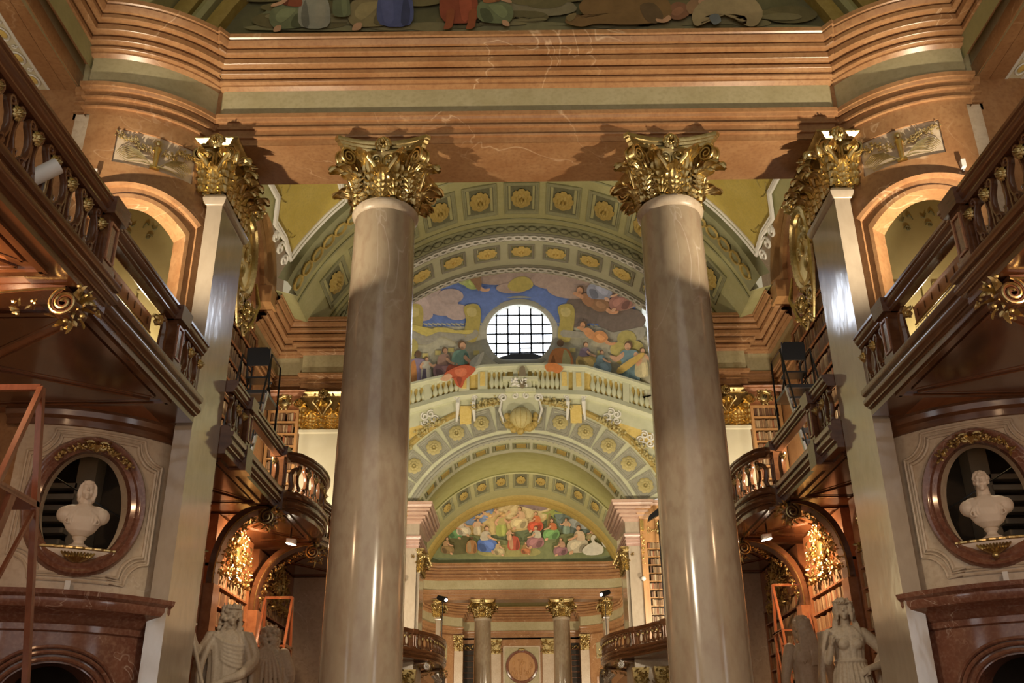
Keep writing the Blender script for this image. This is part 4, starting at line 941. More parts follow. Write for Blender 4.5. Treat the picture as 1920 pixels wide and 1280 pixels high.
for y, lb in ((28.42, 'upper'), (30.68, 'lower')):
    vband(y-.24, y+.24, 6.93, mats='vgrey', label='grey bed of the %s white guilloche on the bright arch' % lb, cat='arch band', thick=.06)
    rope(y, 6.90, 66, 2.4, .15, 'vwhite', '%s white guilloche band on the bright arch' % lb, 'guilloche', .8)
# face of the bright arch towards the dome and wall above
def arch_wall(y, r, zc, hw, ztop, th=72, n=48):
    mb = MB(); A = [-th+2*th*i/n for i in range(n+1)]; inn = [(r*math.sin(R_(a)), y, zc+r*math.cos(R_(a))) for a in A]; out = []
    for x, _, z in inn:
        k = min(hw/max(abs(x), 1e-6), (ztop-zc)/max(z-zc, 1e-6)); out.append((x*k, y, zc+(z-zc)*k))
    return mb.grid([inn, out])
meta(arch_wall(31.05, 6.98, VZ, 11, 24).build('wall_dome_near', 'cream'), 'plaster wall above the bright arch facing the dome', 'wall', kind='structure')
meta(arch_wall(15.45, 7.4, VZ, 10, 21).build('wall_screen_back', 'vgreen'), 'wall above the column row facing the wing', 'wall', kind='structure')
# ---- dome drum
DX, DY, DC = 10.6, 11.1, 39.6
def dp_(th, z, k=1.0): a = R_(th); return (DX*k*math.sin(a), DC+DY*k*math.cos(a), z)     # th = 0 at the far side
DW = [(0, 2.02), (50.5, 2.0), (-50.5, 2.0)]
WZ = 25.05
SKY = paint((.30,.36,.52))
def drum_sector(t0, t1, z0, z1, nt=10, nz=6):
    return MB().grid([[dp_(t0+(t1-t0)*i/nt, z0+(z1-z0)*j/nz) for i in range(nt+1)] for j in range(nz+1)])
drum = thing('wall_dome_drum', 'painted drum of the dome with arched windows', 'drum', (0, DC, 20), kind='structure')
wdeg = 12.2
def windrum(t, hw=2.0):
    # drum bay with a round-headed hole
    W = 16.0; mb = MB(); n = 48; hole = win_outline(n); inn = []; out = []
    for u, z in hole:
        inn.append((t+math.degrees(u/DY), z))
    for a, z in inn:
        dx, dz = a-t, z-WZ; k = min(W/max(abs(dx),1e-6), ((29.0-WZ) if dz > 0 else (WZ-20.0))/max(abs(dz),1e-6)); out.append([t+dx*k, WZ+dz*k])
    for ca, cz in ((t-W,20.0),(t+W,20.0),(t+W,29.0),(t-W,29.0)):
        j = min(range(n), key=lambda i: abs(out[i][0]-ca)*.19+abs(out[i][1]-cz)); out[j] = [ca, cz]
    rows = [[dp_(a+(o[0]-a)*k/4, z+(o[1]-z)*k/4) for (a, z), o in zip(inn, out)] for k in range(5)]
    mb.grid(rows, False, True); return mb
def win_outline(n=48, r=2.02, e=0.0):
    pts = []
    for i in range(n):
        a = 2*PI*i/n; x = (r+e)*math.cos(a); z = (r*.97+e)*math.sin(a); z = max(z, -1.62-e); pts.append((x, WZ+z))
    return pts
covered = []
for t, hw in DW:
    windrum(t).build('window_bay', paint((.46,.44,.36)), drum); covered.append((t-16, t+16))
for a, b in ((16, 34.5), (-34.5, -16), (66.5, 180), (-180, -66.5)):
    drum_sector(a, b, 20.0, 29.0, 24).build('drum_wall', paint((.46,.44,.36)), drum)
# lower walls of the oval, left and right of the wings
for s in (-1, 1):
    MBs = MB().grid([[dp_(s*(46+88*i/20), z) for i in range(21)] for z in (0, 7, 14, 20.0)])
    meta(MBs.build('wall_dome_%s' % side(s), 'cream'), 'curved %s wall of the oval dome room' % side(s), 'wall', kind='structure')
mb = MB(); rows = []
for j in range(13):
    a = j/12*PI/2; rows.append([dp_(15*i, 29+6.5*math.sin(a), max(.02, math.cos(a))) for i in range(24)])
mb.grid(rows, False, True); meta(mb.build('ceiling_dome', paint((.40,.42,.46))), 'painted dome ceiling above the drum windows', 'dome', kind='structure')
# ledge between arch wall and drum
meta(MB().grid([[dp_(-60+120*i/40, 20.0, 1.0) for i in range(41)], [(9.0*math.sin(R_(-60+120*i/40)), 48.2, 20.0) for i in range(41)]]).build('trim_ledge', 'cream'), 'ledge at the foot of the painted drum', 'ledge', kind='structure')
for wi, (t, hw) in enumerate(DW):
    nm = ('middle drum window bright with daylight above the painted balustrade', 'right drum window half hidden behind the right foreground column', 'left drum window hidden behind the left foreground column')[wi]
    win = thing('window_%d' % (wi+1), nm, 'window', dp_(t, WZ-1.62), kind='structure')
    a = R_(t); ex = Vector((math.cos(a), -math.sin(a), 0)); nrm = Vector((-math.sin(a), -math.cos(a), 0)); O = Vector(dp_(t, WZ))
    Wp = lambda u, z, d=0: O+ex*u+Vector((0,0,z-WZ))+nrm*d
    ol = win_outline(48)
    m = MB(); m.grid([[Wp(u, z, d) for u, z in win_outline(48, 2.02, e)] for e, d in ((-.02,-.45),(-.02,.02),(.10,.10),(.30,.12),(.34,.04),(.52,.08),(.60,0))], False, True); m.build('stone_surround', 'vgrey' if wi else 'vgrey', win)
    # panes: every pane its own piece, cut to the outline
    xs = [-2.05+4.1*i/6 for i in range(7)]; zs = [WZ-1.66+3.66*i/6 for i in range(7)]
    def inside(u, z): return (u/2.0)**2+((z-WZ)/1.95)**2 <= 1.0
    for i in range(6):
        for j in range(6):
            corners = [(xs[i],zs[j]),(xs[i+1],zs[j]),(xs[i+1],zs[j+1]),(xs[i],zs[j+1])]
            pts = []
            for (u, z) in corners:
                if inside(u, z): pts.append((u, z))
                else:
                    q = 1/math.sqrt((u/2.0)**2+((z-WZ)/1.95)**2); pts.append((u*q, WZ+(z-WZ)*q))
            cu = sum(c[0] for c in corners)/4; cz = sum(c[1] for c in corners)/4
            if not any(inside(*c) for c in corners): continue
            MB().prism([Wp(u, z, -.36) for u, z in pts], -nrm*.02).build('pane', 'glass', win, 1, False)
    m = MB()
    for i in range(1, 6):
        zz = 1.95*math.sqrt(max(0, 1-(xs[i]/2.0)**2)); m.bar(Wp(xs[i], max(WZ-1.64, WZ-zz), -.34), Wp(xs[i], WZ+zz, -.34), .11, .05, nrm)
    m.build('upright_muntins', 'muntin', win)
    m = MB()
    for j in range(1, 6):
        uu = 2.0*math.sqrt(max(0, 1-((zs[j]-WZ)/1.95)**2)); m.bar(Wp(-uu, zs[j], -.34), Wp(uu, zs[j], -.34), .10, .05, nrm)
    m.build('cross_muntins', 'muntin', win)
    m = MB().prism([Wp(u, WZ+z, -.30) for u, z in ((-1.55,-1.62),(1.55,-1.62),(1.45,-1.3),(.8,-1.12),(-.5,-1.12),(-1.5,-1.42))], nrm*.02); m.build('sill_roofline', 'roof', win)
    if wi == 0:
        m = MB()
        for p, q in (((.05,-.75),(.72,-.75)),((.72,-.75),(.72,-1.3)),((.72,-1.3),(.05,-1.3)),((.05,-1.3),(.05,-.75))): m.bar(Wp(p[0],WZ+p[1],-.31), Wp(q[0],WZ+q[1],-.31), .06, .05, nrm)
        m.build('casement', 'muntin', win)
# ---- arch B: face ring with coffers, spandrel, keystone, inner rings
BY, BR, BZ = 48.2, 6.1, 11.65
spn = arch_wall(BY, BR, BZ, 10.5, 20.45, 68); meta(spn.build('wall_dome_far', 'vcream'), 'pale green spandrel wall around the far coffered arch', 'wall', kind='structure')
def bp(th, r, y=BY): return (r*math.sin(R_(th)), y, BZ+r*math.cos(R_(th)))
def bring(prof, mats, label, cat='arch ring', th=68): 
    A = [-th+2*th*i/56 for i in range(57)]
    return trim(MB().grid([[bp(a, r, BY-d) for a in A] for r, d in prof]), mats, label, cat)
rg = bring([(6.45,.0),(6.45,.06),(8.15,.06),(8.15,0)], 'vcream', 'pale face ring of the far arch carrying grey rosette coffers')
for k in range(-6, 7):
    if k == 0: continue
    th = (abs(k)-.5)*11.4*(1 if k > 0 else -1)*.98+0; o = bp(th, 7.3, BY-.06); t = Vector((math.cos(R_(th)), 0, -math.sin(R_(th)))); rad = Vector((math.sin(R_(th)), 0, math.cos(R_(th))))
    c = put(ME['cof_g'], 'coffer', rg, frame(o, t, rad, (0,-1,0)) @ Matrix.Diagonal((.62,.68,1,1)))
    put(ME['ros_m'], 'rosette', c, c_inv(c) @ frame((o[0],o[1]-.03,o[2]), t, rad, (0,-1,0)) @ Matrix.Diagonal((.42,.42,1.5,1)))
bring([(6.1,0),(6.1,.10),(6.2,.12),(6.26,.08),(6.34,.12),(6.45,.08),(6.48,0)], 'vgrey', 'inner moulded edge of the far arch')
bring([(8.12,0),(8.15,.14),(8.28,.2),(8.42,.16),(8.5,.0)], 'vgold', 'ochre outer moulding of the far arch')
m = MB(); rnd = random.Random(12)
for sg in (-1, 1):
    for i in range(90):
        a = sg*(8+i*.62); 
        if (i//18) % 2 == 0 or i > 60: garland(m, [Vector(bp(a, 8.30+rnd.uniform(-.14,.14), BY-.2))], .13, rnd, (0,-1,0))
o = trim(m, 'vgoldm', 'gilded oak leaf garland clinging to the far arch', 'garland'); o['kind'] = 'stuff'
# intrados with framed yellow panels
def bint(y0, y1, r0, r1, mats, label, th=66):
    A = [-th+2*th*i/48 for i in range(49)]; return trim(MB().grid([[bp(a, r0, y0) for a in A], [bp(a, r1, y1) for a in A]]), mats, label, 'arch soffit')
bi = bint(48.1, 50.4, 6.1, 6.1, 'vcream', 'inner soffit of the far arch with framed ochre panels')
for k in range(-6, 7):
    th = k*10.5; o = Vector(bp(th, 6.1, 49.2)); t = Vector((math.cos(R_(th)), 0, -math.sin(R_(th)))); n = Vector((-math.sin(R_(th)), 0, -math.cos(R_(th))))
    c = put(ME['cof_d'], 'framed_panel', bi, frame(o, t, (0,-1,0), t.cross(Vector((0,-1,0)))) @ Matrix.Diagonal((.46,.52,1,1)))
    if 'pan' not in ME: ME['pan'] = MB().box(-1,1,-1,1,0,.05).mesh('panel_fill', 'vgold', 1, False)
    put(ME['pan'], 'panel_fill', c, c_inv(c) @ frame(o+n*.01, t, (0,-1,0), t.cross(Vector((0,-1,0)))) @ Matrix.Diagonal((.26,.3,1,1)))
# keystone with globe
ks = thing('keystone', 'stucco keystone cartouche with gilded globe and clouds on the far arch', 'keystone', (0, BY-.2, 17.9), kind='structure')
m = MB().prism([(x, BY-.25, z) for x, z in ((-.72,18.2),(.72,18.2),(1.0,19.2),(.95,20.0),(.7,20.25),(-.7,20.25),(-.95,20.0),(-1.0,19.2))], (0,.3,0)); m.build('shield', 'vcream', ks)
m = MB()
for q in (-1, 1):
    m.tube(spiral((q*.95, BY-.32, 20.0), .24, 1.5, (q,0,0), (0,0,1), 20, .2, -1), .06, 6); m.tube(spiral((q*.3, BY-.35, 20.1), .17, 1.3, (q,0,0), (0,0,1), 18, .2, 2), .05, 6)
    m.tube([(q*1.0,BY-.3,19.9),(q*1.12,BY-.3,19.3),(q*.9,BY-.3,18.6)], [.05,.08,.05], 6)
m.build('scrolls', 'vwhite', ks)
m = MB().ball((0, BY-.45, 18.75), .62, 20, 14); gl = m.build('globe', 'vgoldm', ks)
m = MB()
for k in range(5): m.tube([(.62*math.sin(R_(a))*math.sin(R_(-60+30*k))*1.01, BY-.45-.62*math.sin(R_(a))*math.cos(R_(-60+30*k))*1.01, 18.75+.62*math.cos(R_(a))*1.01) for a in range(10,171,16)], .012, 4)
m.build('meridians', 'vgold', gl)
m = MB(); rnd = random.Random(6)
for k in range(26): a = rnd.uniform(PI*.85, PI*2.15); m.ball((.72*math.cos(a)+rnd.uniform(-.12,.12), BY-.4-rnd.random()*.2, 18.7+.62*math.sin(a)+rnd.uniform(-.1,.1)), rnd.uniform(.12,.24), 7, 5)
cl = m.build('clouds', 'vgold', ks); cl['kind'] = 'stuff'
m = MB().box(-.8,.8,BY-.5,BY,20.28,20.5).box(-.6,.6,BY-.42,BY,20.5,20.95).box(-.95,.95,BY-.55,BY,20.95,21.15); m.build('corbel', 'vcream', ks)
m = MB(); garland(m, [(rnd.uniform(-.45,.45), BY-.45, 20.72+rnd.uniform(-.15,.2)) for _ in range(16)], .13, rnd); cc = m.build('corbel_leaves', 'vwhite', ks); cc['kind'] = 'stuff'
# far wing vault
vband(50.3, 56.6, 6.9, mats='vyel2', label='yellow panelled vault of the far wing', cat='vault', name='ceiling_far_wing')
for y in (50.6, 56.3): trim(MB().tube([vp(-68+136*i/48, y, 6.85) for i in range(49)], .08, 5), 'vgreen', 'green edge fillet at the %s end of the far yellow vault' % ('near' if y < 55 else 'far'), 'fillet')
aC = vband(56.5, 63.4, 6.95, mats='vgreen', label='far green arch with a row of dark coffers above the painted lunette', cat='arch', name='ceiling_arch_far')
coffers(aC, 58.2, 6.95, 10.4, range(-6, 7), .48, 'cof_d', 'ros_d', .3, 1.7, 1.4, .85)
trim(MB().grid([[vp(-68+136*i/48, y, r) for i in range(49)] for y, r in ((61.9,6.95),(62.0,6.82),(62.3,6.72),(62.7,6.80),(62.9,6.7),(63.4,6.7))]), 'vgold', 'ochre arched rim around the far painted lunette', 'frame')
for s in (-1, 1):
    sd = side(s); sx = -s
    wallbox('wall_far_pier_%s' % sd, 'marble pier carrying the far arch on the %s' % sd, 'stone', -10.5, -5.35, 48.25, 52.2, 0, 14.0, sx)
    wallbox('wall_far_wing_%s' % sd, 'brown wall of the far wing on the %s' % sd, 'red', -8.1, -7.65, 52.2, 66, 0, 14.3, sx)
    path = [(-9.0,48.2),(-5.95,48.2),(-5.95,48.0),(-5.24,48.0),(-5.24,52.3)]
    for pr, mt, lb in ((ent(12.0,.6,.62,1.0,.62)[0],mat('lilac_marble_%s' % sd,(.42,.25,.20),(.52,.35,.29),.3,scale=2),'architrave'),(ent(12.0,.6,.62,1.0,.62)[1],'anta','frieze'),(ent(12.0,.6,.62,1.0,.62)[2],mat('rose_marble_%s' % sd,(.50,.32,.24),(.60,.42,.33),.3,scale=2),'cornice')):
        trim(MB().sweep(path, pr), mt, 'lilac marble %s on the %s far pier below the coffered arch' % (lb, sd), lb, sx)
    t = thing('pilaster', 'lilac grey pilaster of the %s far pier with gilded inner capital' % sd, 'pilaster', (s*5.5, 48.6, 0))
    MB().box(-5.95,-5.33,48.02,48.3,6.9,12.0).box(-5.45,-5.18,48.3,50.2,6.9,10.9).build('shaft', 'anta', t, sx)
    cap = MB().box(-5.4,-5.2,48.35,50.15,10.8,11.0).build('capital', 'gold', t, sx)
    def capf(dst): box_capital(dst, -5.5, -5.15, 48.3, 50.2, 10.85, 1.15, ('inner','front'), 'gold', 'leaf', n1=1, n2=3)
    if s < 0: capf(cap)
    else:
        tmp = thing('tmp', 'x', 'x', (-5.5, 48.6, 0)); tc = MB().box(0,1,0,1,0,1).build('tmpc', 'gold', tmp); capf(tc); mirror_children(tc, cap)
        for o in (tc, tmp): bpy.data.objects.remove(o)
    bc = bookcase(s, 'tall bookcase with honey wood frame on the %s far pier' % sd, (-8.6,47.85,7.0), (1,0,0), (0,1,0), 2.5, 5.2, .34, 13, 'oak', tag='the tall far bookcase on the %s' % sd, bookw=(.06,.11), post=.16, crown=False)
    MB().box(-8.6,-6.0,47.80,48.2,12.2,13.3).build('head_board', 'oak', bc, sx)
    MB().sweep([(-8.7,47.8),(-5.98,47.8),(-5.98,48.2)], [(0,13.3),(.05,13.35),(.1,13.5),(.18,13.6),(.22,13.8),(.22,14.0),(-.1,14.05)]).build('cornice', 'oak', bc, sx)
    MB().box(-6.12,-5.95,47.78,48.2,6.9,13.3).build('side_post', 'oak', bc, sx)
    m = MB()
    for k in range(9): garland(m, [(-6.04, 47.75, 12.9-.22*k)], .07, random.Random(k))
    g = m.build('gilt_drop', 'gold2', bc, sx); g['kind'] = 'stuff'
    MB().box(-6.13,-5.95,47.7,47.8,12.75,13.25).build('gilt_capital', 'gold2', bc, sx)
    cartouche(bc, (-7.2,47.76,12.75), (1,0,0), (0,0,1), (0,-1,0), .7, .6, sx, 9, None, .6)
    # bell capitals under the far gallery
    for k, (x, y) in enumerate(((-6.6,48.0),(-5.6,48.4))):
        q = thing('corbel_pilaster', '%s small pilaster with gilt capital under the %s far gallery' % (('outer','inner')[k], sd), 'pilaster', (s*abs(x), y, 0))
        MB().box(x-.3,x+.3,y-.15,y+.3,0,5.4).build('shaft', 'cherry', q, sx)
        m = MB().hexa([(x-.3,y-.16,5.4),(x+.3,y-.16,5.4),(x+.3,y+.3,5.4),(x-.3,y+.3,5.4),(x-.42,y-.3,6.2),(x+.42,y-.3,6.2),(x+.42,y+.3,6.2),(x-.42,y+.3,6.2)]); m.build('capital', 'gold', q, sx)
        m = MB(); garland(m, [(x+random.Random(i).uniform(-.35,.35), y-.28, 5.5+.1*(i % 7)) for i in range(20)], .09, random.Random(k)); g = m.build('gilt_leaves', 'gold', q, sx); g['kind'] = 'stuff'
# far column screen
for c, lb in ((colL, 'left'), (colR, 'right')):
    n = copy_tree(c, None, (0, 49.6, 0)); n['label'] = '%s column of the small distant pair under the painted lunette' % lb
for s in (-1, 1): 
    src = [o for o in bpy.data.objects if o.name.startswith('pilaster') and o.parent is None and abs(o.location.x-s*5.8) < .01][0]
    n = copy_tree(src, None, (0, 49.6, 0)); n['label'] = 'distant pilaster with gilded capital at the %s end of the far column pair' % side(s)
hp = [(-7.65,52.3),(-7.65,61.8),(-7.2,62.8),(-6.4,63.5),(-5.6,63.82)]; fp = hp+[(-x, y) for x, y in reversed(hp)]
FA, FF, FC = ent(12.0, .62, .62, 1.05, .55)
for pr, mt, lb in ((FA,'red','architrave'),(FF,'olive','frieze'),(FC,'red','cornice')): trim(MB().sweep(fp, pr), mt, 'distant marble %s above the small far columns' % lb, lb)
trim(MB().box(-6.5,6.5,63.84,65.1,12.0,14.2), 'red', 'underside beam of the far column pair', 'beam')
# far end bay
hp = [(-7.9,65.2),(-7.9,76.5),(-7.4,78.5),(-6.5,80.2),(-5.5,81.2),(-4.9,81.4),(-4.9,83.9)]; fp = hp+[(-x, y) for x, y in reversed(hp)]
EW = ent(11.95, .7, .75, 1.15, .7)
for pr, mt, lb in ((EW[0],'red','architrave'),(EW[1],'olive','frieze'),(EW[2],'red','cornice')): trim(MB().sweep(fp, pr), mt, 'marble %s round the far end wall behind the small columns' % lb, lb)
meta(MB().sweep(fp, [(0,0),(0,12.2)]).build('wall_far_end', 'red'), 'red marble walls of the far end bay', 'wall', kind='structure')
meta(MB().grid([[vp(-72+144*i/40, y, 7.6) for i in range(41)] for y in (65.1, 84.2)]).build('ceiling_far_end', 'vgreen'), 'green vault of the far end bay', 'vault', kind='structure')
meta(MB().box(-9,9,84.0,84.4,0,20).build('wall_end', 'olive'), 'end wall of the hall in olive and beige marble', 'wall', kind='structure')
md = thing('relief_roundel', 'round relief in a dark ring on the far end wall', 'relief', (0, 83.9, 9.75))
MB().box(-1.55,1.55,83.86,84.0,6.0,11.4).build('panel', 'olive', md)
m = MB()
for a, b in (((-1.5,6.1),(-1.5,11.35)),((-1.5,11.35),(1.5,11.35)),((1.5,11.35),(1.5,6.1))): m.bar((a[0],83.82,a[1]),(b[0],83.82,b[1]),.12,.1)
m.build('panel_frame', 'stone', md)
C2 = [2*PI*i/48 for i in range(48)]
MB().grid([[(r*math.cos(a), 83.84-d, 9.75+r*math.sin(a)) for a in C2] for r, d in ((1.12,0),(1.12,.1),(1.2,.14),(1.32,.12),(1.36,0))], False, True).build('ring', 'dred', md)
MB().add([(1.13*math.cos(a), 83.82, 9.75+1.13*math.sin(a)) for a in C2], [tuple(range(48))]).build('disc', 'oak', md)
rnd = random.Random(3); m = MB()
for k in range(34):
    a = rnd.random()*2*PI; r = .95*math.sqrt(rnd.random()); m.ball((r*math.cos(a), 83.80, 9.6+r*.85*math.sin(a)), (rnd.uniform(.05,.12), .05, rnd.uniform(.08,.2)), 6, 4)
g = m.build('relief_figures', 'oak', md); g['kind'] = 'stuff'
MB().ball((0,83.74,11.1), (.3,.08,.12), 10, 6).build('crest', 'gold', md)
for s in (-1, 1):
    for k, (x, y, w, lb) in enumerate(((2.35,83.8,.6,'inner'),(5.15,81.2,.35,'outer'))):
        q = thing('pilaster', '%s %s beige pilaster with gilt capital on the far end wall' % (lb, side(s)), 'pilaster', (s*x, y, 0))
        MB().box(-x-w,-x+w,y-.1,y+.2,0,10.75).build('shaft', 'stone', q, -s)
        cap = MB().box(-x-w+.02,-x+w-.02,y-.08,y+.2,10.75,11.95).build('capital', 'gold', q, -s)
        m = MB(); rnd = random.Random(k+5)
        garland(m, [(-x+rnd.uniform(-w,w), y-.15, 10.85+rnd.random()*1.0) for _ in range(34)], .11, rnd); g = m.build('gilt_leaves', 'gold', q, -s); g['kind'] = 'stuff'
        MB().box(-x-w-.1,-x+w+.1,y-.25,y+.2,11.8,11.97).build('abacus', 'gold', q, -s)
    q = thing('dark_bookcase', 'unlit dark bookcase on the far end wall to the %s' % side(s), 'bookcase', (s*3.95, 83.7, 0))
    MB().box(-4.85,-3.0,83.8,84.0,0,11.6).build('back_panel', 'dark', q, -s)
    for k in range(14): MB().box(-4.85,-3.0,83.5,83.8,5.2+k*.45,5.25+k*.45).build('shelf', 'walnut', q, -s)
    m = MB(); garland(m, [(-4.8+.19*i, 83.45, 11.3-.12*math.sin(i*.8)) for i in range(10)], .12, random.Random(2)); g = m.build('gilt_festoon', 'gold', q, -s); g['kind'] = 'stuff'
    # curved niche frames with small reliefs in the far bay
    q = thing('gilt_relief', 'distant gilt relief panel above the %s arched niche of the far bay' % side(s), 'relief', (s*6.6, 80.0, 10.2))
    X0 = Vector((-7.05,79.0,0)); X1 = Vector((-6.1,80.5,0)); nn = Vector((.84,-.54,0))
    P = lambda t, z, d=0: X0+(X1-X0)*t+Vector((0,0,z))+nn*d
    MB().hexa([P(0,10.0,.0),P(1,10.0,.0),P(1,10.0,.08),P(0,10.0,.08),P(0,11.2,.0),P(1,11.2,.0),P(1,11.2,.08),P(0,11.2,.08)]).build('panel', 'olive', q, -s)
    m = MB(); rnd = random.Random(9); garland(m, [P(rnd.uniform(.1,.9), rnd.uniform(10.1,11.1), .1) for _ in range(24)], .09, rnd, nn); g = m.build('gilt_ornament', 'gold', q, -s); g['kind'] = 'stuff'
    q = thing('arched_frame', 'distant orange arched niche frame on the %s of the far bay' % side(s), 'niche', (s*6.6, 80.0, 7.0), kind='structure')
    A = [PI*i/16 for i in range(17)]
    m = MB(); m.grid([[P(.5+r*math.cos(a), 8.6+1.0*r*math.sin(a)*1.4, d) for a in A] for r, d in ((.40,.02),(.40,.12),(.5,.14),(.58,.02))]); m.build('archivolt', 'red', q, -s)
    m = MB()
    for r in (-.49, .49): m.bar(P(.5+r,6.9,.06), P(.5+r,8.6,.06), .16, .14)
    m.build('jambs', 'red', q, -s)
    m = MB().add([P(.5+.4*math.cos(a), 8.6+.56*math.sin(a), .03) for a in A]+[P(.1,6.9,.03),P(.9,6.9,.03)], [tuple(range(19))]); m.build('opening', 'dark', q, -s)

# ================================================================== FRESCOES (flat painted figures on the plaster)
CAMO = Vector((-0.245, 0, 1.6))
def pray(px, py): return (_M @ Vector(((px-960)/FPX, -(py-640)/FPX, -1.0))).normalized()
def on_y(Y):
    def f(px, py, d=0): r = pray(px, py); return CAMO+r*((Y-d-CAMO.y)/r.y)
    return f
def on_drum(px, py, d=0):
    r = pray(px, py); ox, oy = CAMO.x, CAMO.y-DC; A = DX-d; B = DY-d
    a = (r.x/A)**2+(r.y/B)**2; b = 2*(ox*r.x/A**2+oy*r.y/B**2); c = (ox/A)**2+(oy/B)**2-1
    p = CAMO+r*((-b+math.sqrt(b*b-4*a*c))/(2*a))
    if p.z > 29.0:     # dome shell
        lo, hi = 30.0, (p-CAMO).length
        for _ in range(30):
            m_ = (lo+hi)/2; q = CAMO+r*m_; k = math.sqrt((q.x/A)**2+((q.y-DC)/B)**2); h = 29+6.5*math.sqrt(max(0, 1-k*k))-d
            if q.z > h or k > 1: hi = m_
            else: lo = m_
        p = CAMO+r*lo
    return p
def smooth(pts, n=3):
    N = len(pts); out = []
    for i in range(N):
        p0, p1, p2, p3 = pts[i-1], pts[i], pts[(i+1) % N], pts[(i+2) % N]
        for k in range(n):
            t = k/n; out.append(tuple(.5*(2*p1[j]+(p2[j]-p0[j])*t+(2*p0[j]-5*p1[j]+4*p2[j]-p3[j])*t*t+(3*p1[j]-p0[j]-3*p2[j]+p3[j])*t**3) for j in (0, 1)))
    return out
class Paint:
    def __init__(s, root, fn, d0=.02, dl=.006): s.root, s.fn, s.d, s.dl = root, fn, d0, dl
    def shape(s, mb, mats, pts, col, sm=3, rings=3):
        P = smooth(pts, sm) if sm else [((a[0]*(4-k)+b[0]*k)/4, (a[1]*(4-k)+b[1]*k)/4) for a, b in zip(pts, pts[1:]+pts[:1]) for k in range(4)]
        cx = sum(p[0] for p in P)/len(P); cy = sum(p[1] for p in P)/len(P)
        m = paint(col)
        if m not in mats: mats.append(m)
        mb.cur = mats.index(m); s.d += s.dl
        rows = [[s.fn(cx+(p[0]-cx)*k/rings, cy+(p[1]-cy)*k/rings, s.d) for p in P] for k in range(rings+1)]
        mb.grid(rows, False, True)
    def obj(s, name, shapes, base=None):
        mb = MB(); mats = []; keep = s.d
        if base is not None: s.d = base
        for sh in shapes: s.shape(mb, mats, *sh)
        if base is not None: s.d = keep
        return mb.build(name, mats, s.root, 1, False)
def ell(cx, cy, rx, ry, n=10, a=0): return [(cx+rx*math.cos(2*PI*i/n)*math.cos(a)-ry*math.sin(2*PI*i/n)*math.sin(a), cy+rx*math.cos(2*PI*i/n)*math.sin(a)+ry*math.sin(2*PI*i/n)*math.cos(a)) for i in range(n)]
SK = (.62,.36,.22); SKd = (.48,.25,.14)
